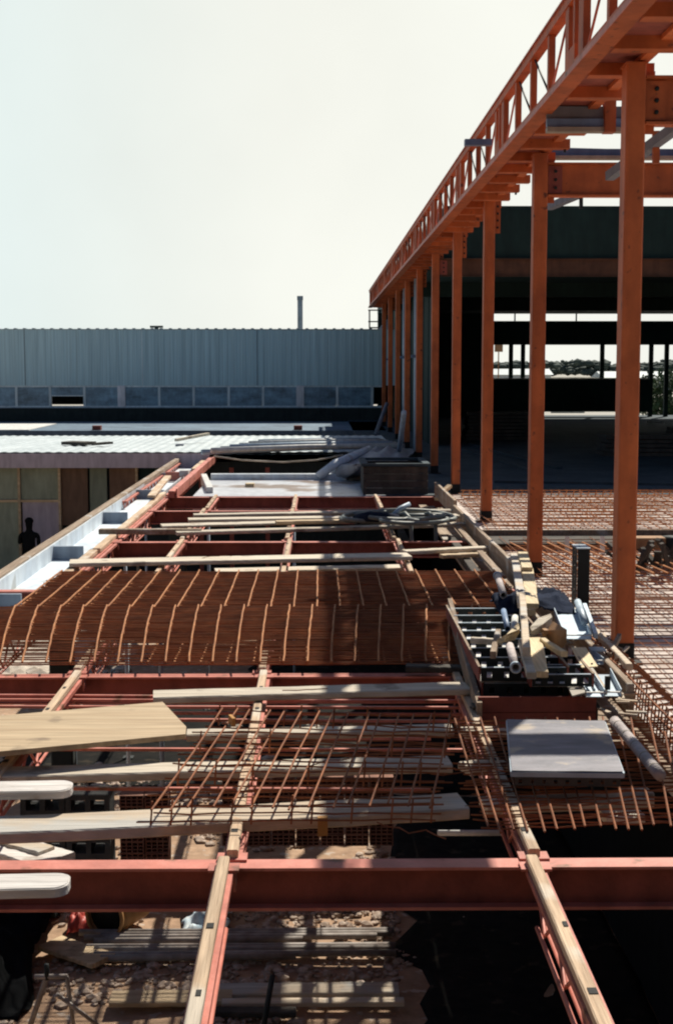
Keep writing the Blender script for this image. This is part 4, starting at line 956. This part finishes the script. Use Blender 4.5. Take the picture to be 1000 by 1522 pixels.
for k in range(46):
    a = az(random.uniform(840,935), random.uniform(945,1065), 3.07); an = random.uniform(-.4,.4) + (math.pi/2 if random.random() < .4 else 0)
    m_.bar(a, a+Vector((math.sin(an), math.cos(an), 0))*random.uniform(.04,.3), random.uniform(.01,.035), .012)
solo('small_offcuts', m_, M['woodx2'], 'scattered small offcuts and shavings round the trays', 'offcuts', kind='stuff')
random.seed(33)
for k, (px, py, l) in enumerate(((455,1140,'bent rusty wire end lying on the middle plank under the cage'),(640,1150,'bent rusty wire end by the right end of the cage'),(560,1222,'short bent wire on the near heavy plank'),(420,1026,'loose wire on the straight white plank'),(300,830,'loose wire on the long bleached plank'))):
    c = az(px, py, 3.12); pts = [c]
    for q in range(6): pts.append(pts[-1]+Vector((random.uniform(.03,.09), random.uniform(-.06,.06), random.uniform(-.012,.02))))
    solo('tie_wire', MB().tube(pts, .0035, 5), M['rust'], l, 'wire')
# ================================================================ hose
r = thing('hose_coil', az(600,768,3.2), 'coiled grey hose lying on the battens with loops hanging down', 'hose')
def loop(cx, cyy, rx, ry, z, turns=1.0, ph=0):
    pts = []
    for k in range(int(28*turns)+1):
        a = ph+2*math.pi*k/28; c = az(cx+rx*math.cos(a), cyy+ry*math.sin(a), z+.02*math.sin(3*a)); pts.append(c)
    return pts
b = MB()
for i, (cx, cyy, rx, ry) in enumerate(((545,770,38,6),(560,768,50,7),(600,765,60,7),(630,768,42,7),(640,770,36,5),(615,772,50,6))): b.tube(loop(cx, cyy, rx, ry, 3.22+.03*(i % 3), 1.0, i), .028, 8, False)
build('coils', b, M['hose'], r)
b = MB()
for cx in (607, 643): 
    c = az(cx, 768, 3.28); b.tube([c+Vector((-.15,.1,0)), c+Vector((-.05,0,.05)), c+Vector((.02,-.15,-.02)), c+Vector((.03,-.2,-.3)), c+Vector((.06,-.22,-.5))], .028, 8)
build('hanging_ends', b, M['hose'], r)
b = MB(); c = az(585,765,3.3); b.tube([c, c+Vector((.1,.1,.08)), c+Vector((.22,.2,.12))], .035, 8); build('nozzle_end', b, M['pipeblue'], r)
solo('black_bundle', MB().tube([az(530,772,3.24), az(545,768,3.3), az(575,769,3.28), az(590,772,3.24)], .07, 10), M['tarp'], 'black bundle tied in the middle of the hose coil', 'bundle')
# ================================================================ wet slab surroundings
sb = thing('slab_parapet', (-.6, 28.9, 2.95), 'low pale kerb along the back of the wet slab', 'kerb')
build('kerb', MB().box(-2.2, .55, 28.87, 29.05, 2.7, 3.1), M['trough'], sb)
solo('slab_block', MB().bar(az(365,720,3.02), az(378,720,3.02), .2, .05, bev=.01), M['fresh'], 'small pale block on the wet slab', 'block')
cs = thing('covered_pile', (1.0, 31, 2.98), 'grey sheet draped over a pile behind the dark crate', 'covered pile')
vs = []; fs = []; n = 18
A, B, C_, D = az(472,711,3.0), az(560,711,3.0), az(600,690,3.3), az(590,690,3.3)
ctrl = [[az(472,711,3.0), az(520,711,3.0), az(580,711,3.0)], [az(500,690,3.25), az(545,688,3.45), az(600,690,3.3)], [az(545,670,3.4), az(575,666,3.5), az(612,676,3.3)], [az(560,668,3.0), az(590,665,3.0), az(620,670,3.0)]]
for j in range(n+1):
    tj = j/n*3; a = min(2, int(tj)); fj = tj-a
    for i in range(n+1):
        ti = i/n*2; b_ = min(1, int(ti)); fi = ti-b_
        p = ctrl[a][b_].lerp(ctrl[a][b_+1], fi).lerp(ctrl[a+1][b_].lerp(ctrl[a+1][b_+1], fi), fj)
        vs.append(p+Vector((0,0,.12*noise.noise(Vector((i*.35,j*.35,1))))))
for j in range(n):
    for i in range(n): fs.append((j*(n+1)+i, j*(n+1)+i+1, (j+1)*(n+1)+i+1, (j+1)*(n+1)+i))
mb = MB(); mb.add(vs, fs, True); o = build('cover_sheet', mb, M['cover'], cs); md = o.modifiers.new('t', 'SOLIDIFY'); md.thickness = .01
build('edge_roll', MB().tube([az(473,708,3.06), az(500,688,3.32), az(548,668,3.48)], .09, 8), M['trough'], cs)
r = thing('site_box', az(586,735,3.0), 'dark open-topped timber box behind the deep brown beam', 'box')
x0, x1 = az(540,735,3.0).x, az(636,735,3.0).x; y0 = 25.4; y1 = 27.0; zt_ = ay(586,693,y0).z
for nm, bb in (('front_board', (x0,x1,y0,y0+.05,2.99,zt_)), ('back_board', (x0,x1,y1,y1+.05,2.99,zt_)), ('side_board', (x0,x0+.05,y0+.051,y1-.001,2.99,zt_)), ('side_board', (x1-.05,x1,y0+.051,y1-.001,2.99,zt_))):
    m_ = MB(); k = 0; hh = (bb[5]-bb[4])/4
    for k in range(4): m_.box(bb[0], bb[1], bb[2], bb[3], bb[4]+k*hh, bb[4]+(k+1)*hh-.012)
    build(nm, m_, M['darkwood'], r)
build('rim', MB().box(x0-.04, x1+.04, y0-.04, y0+.09, zt_+.001, zt_+.05).box(x0-.04, x1+.04, y1-.04, y1+.09, zt_+.001, zt_+.05).box(x0-.04, x0+.08, y0+.091, y1-.041, zt_+.001, zt_+.05).box(x1-.08, x1+.04, y0+.091, y1-.041, zt_+.001, zt_+.05), M['floor'], r)
solo('leaning_pipe', MB().tube([az(591,688,3.05), ay(600,613,28.6)], .055, 10), M['pipeblue'], 'pale blue pipe leaning upright behind the dark box', 'pipe')
solo('prop', MB().tube([ay(558,645,40), ay(575,600,41)], .06, 8), M['chim'], 'slanted grey prop against the corner of the clad building', 'prop')
solo('sagging_cable', MB().tube([ay(318,678,31)+Vector((0,0,-.0)), ay(360,684,31), ay(420,687,31), ay(470,684,31), ay(510,676,31)], .02, 6), M['woodx'], 'thin rope sagging over the dark gap behind the wet slab', 'rope')
solo('wooden_stake', MB().bar(az(648,742,3.02), ay(668,722,24.5), .09, .05, seg=3, jit=.01), M['ply'], 'broken timber offcut propped at the far end of the edge board', 'timber')
# ================================================================ below deck
r0 = None
for k, (px, py, l) in enumerate(((95,1100,'dark concrete pier under the deck at lower left'),(92,990,'dark concrete pier below the left end of the curved mesh'),(265,835,'dark concrete pier under the far joists'),(245,1255,'dark concrete pier behind the nearest beam'))):
    Y = [14.0, 17.5, 26, 14.6][k]; c = ay(px, py, Y); w_ = [.11,.12,.15,.0][k]
    if k == 3: continue
    r = thing('pier', (c.x, Y, 0), l, 'pier', 'dark piers holding up the joists')
    build('shaft', MB().bar((c.x,Y,0),(c.x,Y,2.79), w_*2, w_*2, up=(0,1,0), bev=.015), M['brickdark'], r)
    build('head', MB().box(c.x-w_-.05, c.x+w_+.05, Y-w_-.05, Y+w_+.05, 2.7, 2.785), M['dark'], r)
for k, (px, py, Y) in enumerate(((189,985,15.0),(239,985,15.0),(113,1200,14.1),(243,1255,14.1),(187,860,18.9),(216,700,25.5),(437,770,22.9),(310,770,22.9))):
    c = ay(px, py, Y); r = thing('steel_prop', (c.x, Y, 0), 'thin grey steel prop standing under the joists, %s' % ['left of the pair below the curved mesh','right of the pair below the curved mesh','beside the dark pier at lower left','behind the nearest beam by the clay bricks','beyond the long bleached plank','at the far trough','under the middle joist in the far bay','under the left joist in the far bay'][k], 'prop', 'steel props under the deck')
    build('tube', MB().tube([(c.x, Y, .015), (c.x, Y, 2.77)], .022, 8), M['galv'], r)
    build('base_plate', MB().box(c.x-.07, c.x+.07, Y-.07, Y+.07, 0, .014), M['dark'], r)
    build('head_plate', MB().box(c.x-.06, c.x+.06, Y-.06, Y+.06, 2.771, 2.785), M['dark'], r)
# pipes on the ground (bundles)
random.seed(5)
rows = [(1386,118,585),(1390,150,582),(1394,125,560),(1399,140,450),(1408,128,588),(1412,140,585),(1419,140,588),(1424,150,440),(1345,420,590)]
for k, (py, x0, x1) in enumerate(rows):
    z = .09 if k != 8 else .05; p, q = az(x0, py, z), az(x1, py-3 if k < 8 else py-14, z)
    solo('steel_pipe', MB().pipe(p, q, .03, .022, 10), M['steelpipe'], 'steel pipe on the pebbles, '+['farthest of the main row','second farthest of the main row','third farthest of the main row, left end set in','short one ending left of the middle joist, far row','first pipe of the nearer row','second pipe of the nearer row','third pipe of the nearer row','short nearest pipe of the nearer row','lone pipe right of the middle joist just past the beam'][k], 'pipe', 'dull steel pipes laid on the pebbles')
for a, c, w, m, l in (((165,1481),(345,1479),.24,'ply','broad brown plank on the pebbles at lower left of the middle joist'),((300,1500),(440,1500),.12,'darkwood','dark batten on the ground left of centre'),
        ((325,1469),(592,1467),.22,'woodx2','long pale plank on the ground right of the middle joist'),((330,1487),(600,1485),.1,'woodx2','narrow pale plank next to the long one on the ground'),((75,1398),(155,1425),.3,'ply','short brown board half under the steel pipes')):
    plank(a, c, .11, w, l, m=m, name='ground_plank', grp='planks on the ground below')
# drum + cloths
dr = thing('drum', az(165,1370,.2), 'ochre drum lying on its side with a black open end', 'drum')
c = az(155,1362,.24); d = Vector((.45,.89,0)).normalized(); 
build('barrel', MB().pipe(c, c+d*.5, .2, .19, 20), M['drum'], dr); build('inside', MB().tube([c+d*.05, c+d*.06], .188, 20), M['foot'], dr)
build('rim', MB().pipe(c-d*.01, c+d*.02, .21, .185, 20), M['drum'], dr)
c = az(125,1375,.05); cloth('red_bag', (c.x,c.y,.03), .14, .2, .26, M['redcloth'], 'crumpled red plastic bag left of the ochre drum', 'bag', 7, 16)
c = az(305,1378,.05); cloth('cement_bag', (c.x,c.y,.03), .22, .25, .22, M['bluecloth'], 'crumpled white and blue sack beside the middle joist', 'sack', 12, 18)
c = az(305,1345,.1); solo('white_block', MB().bar(c+Vector((-.12,0,.05)), c+Vector((.25,.05,.05)), .3, .22, bev=.02), M['white'], 'white block on the ground under the nearest beam by the middle joist', 'block')
# hollow bricks and blocks (ground stack seen between planks)
def hbrick(c, m, w=.24, h=.12, dp=.2, nx=4, nz=3, t=.012):
    b = MB(); cx, cyy, cz = c; cw = (w-t)/nx; chh = (h-t)/nz
    for i in range(nx+1): b.box(cx+i*cw, cx+i*cw+t, cyy, cyy+dp, cz, cz+h)
    for i in range(nx):
        for j in range(nz+1): b.box(cx+i*cw+t+.0005, cx+(i+1)*cw-.0005, cyy+.001, cyy+dp-.001, cz+j*chh+.0005, cz+j*chh+t)
    return b
random.seed(9)
z0 = 0
def bstack(px0, py0, Y, nxx, nz, m, lab, cat, kw, grp, nm):
    c = ay(px0, py0, Y); w = kw.get('w', .24); h = kw.get('h', .12)
    base = int(c.z/h)
    first = None
    for j in range(base):
        for i in range(nxx):
            if j < base-nz: continue
            p = (c.x+i*(w+.012), Y+random.uniform(-.015,.015), (j)*(h+.001)+.02)
            if first is None:
                first = build(nm, hbrick((0,0,0), m, **kw), m, origin=Vector((0,0,0))); first.location = p
                setp(first, lab+', bottom left one', cat, grp)
            else:
                o = first.copy(); COL.objects.link(o); o.location = p
                o['label'] = lab+', %s course, %s from left' % (['top','second','third','fourth','fifth','sixth','seventh'][base-1-j], ['first','second','third','fourth','fifth','sixth','seventh'][i])
    # lower courses
    return c
bstack(178, 1182, 14.0, 2, 6, M['brick'], 'red hollow brick, small left stack', 'brick', {}, 'hollow clay bricks stacked left', 'hollow_brick')
bstack(330, 1155, 14.2, 7, 6, M['brick'], 'hollow brick, wide stack under the cage', 'brick', {}, 'hollow clay bricks stacked under the cage', 'hollow_brick')
bstack(30, 1182, 12.6, 2, 4, M['block'], 'grey hollow block under the round-ended plank', 'block', dict(w=.4,h=.2,dp=.3,nx=2,nz=1,t=.05), 'grey hollow blocks', 'concrete_block')
# dark heap lower left
c = az(-30,1470,.0); o = cloth('dark_heap', (c.x-.55, c.y+.6, 0), 1.0, 1.2, 1.0, M['black'], 'tall heap under black sheeting at the lower left corner', 'heap', 3, 30)
# trestle
r = thing('trestle', az(85,1500,0), 'small dark steel trestle on the ground at the lower left', 'trestle')
A = az(70,1452,.75); B = az(100,1452,.75); a2 = az(42,1535,.1); b2 = az(112,1540,.1); c2 = az(175,1545,.05)
build('top_bar', MB().tube([az(52,1452,.75), az(101,1451,.75)], .02, 8), M['steelpipe'], r); build('leg', MB().tube([A, a2], .022, 8), M['steelpipe'], r)
build('leg', MB().tube([B, b2], .016, 8), M['steelpipe'], r); build('leg', MB().tube([az(85,1478,.6), c2], .016, 8), M['steelpipe'], r)
build('pin', MB().tube([A-Vector((0,0,.02)), A+Vector((0,0,.1))], .018, 8), M['dark'], r)
solo('dark_pole', MB().tube([az(405,1450,1.0), az(392,1525,.8)], .02, 8), M['dark'], 'dark thin pole standing out of the shade right of the middle joist', 'pole')
for o in bpy.data.objects:
    if '_local' in o: del o['_local']
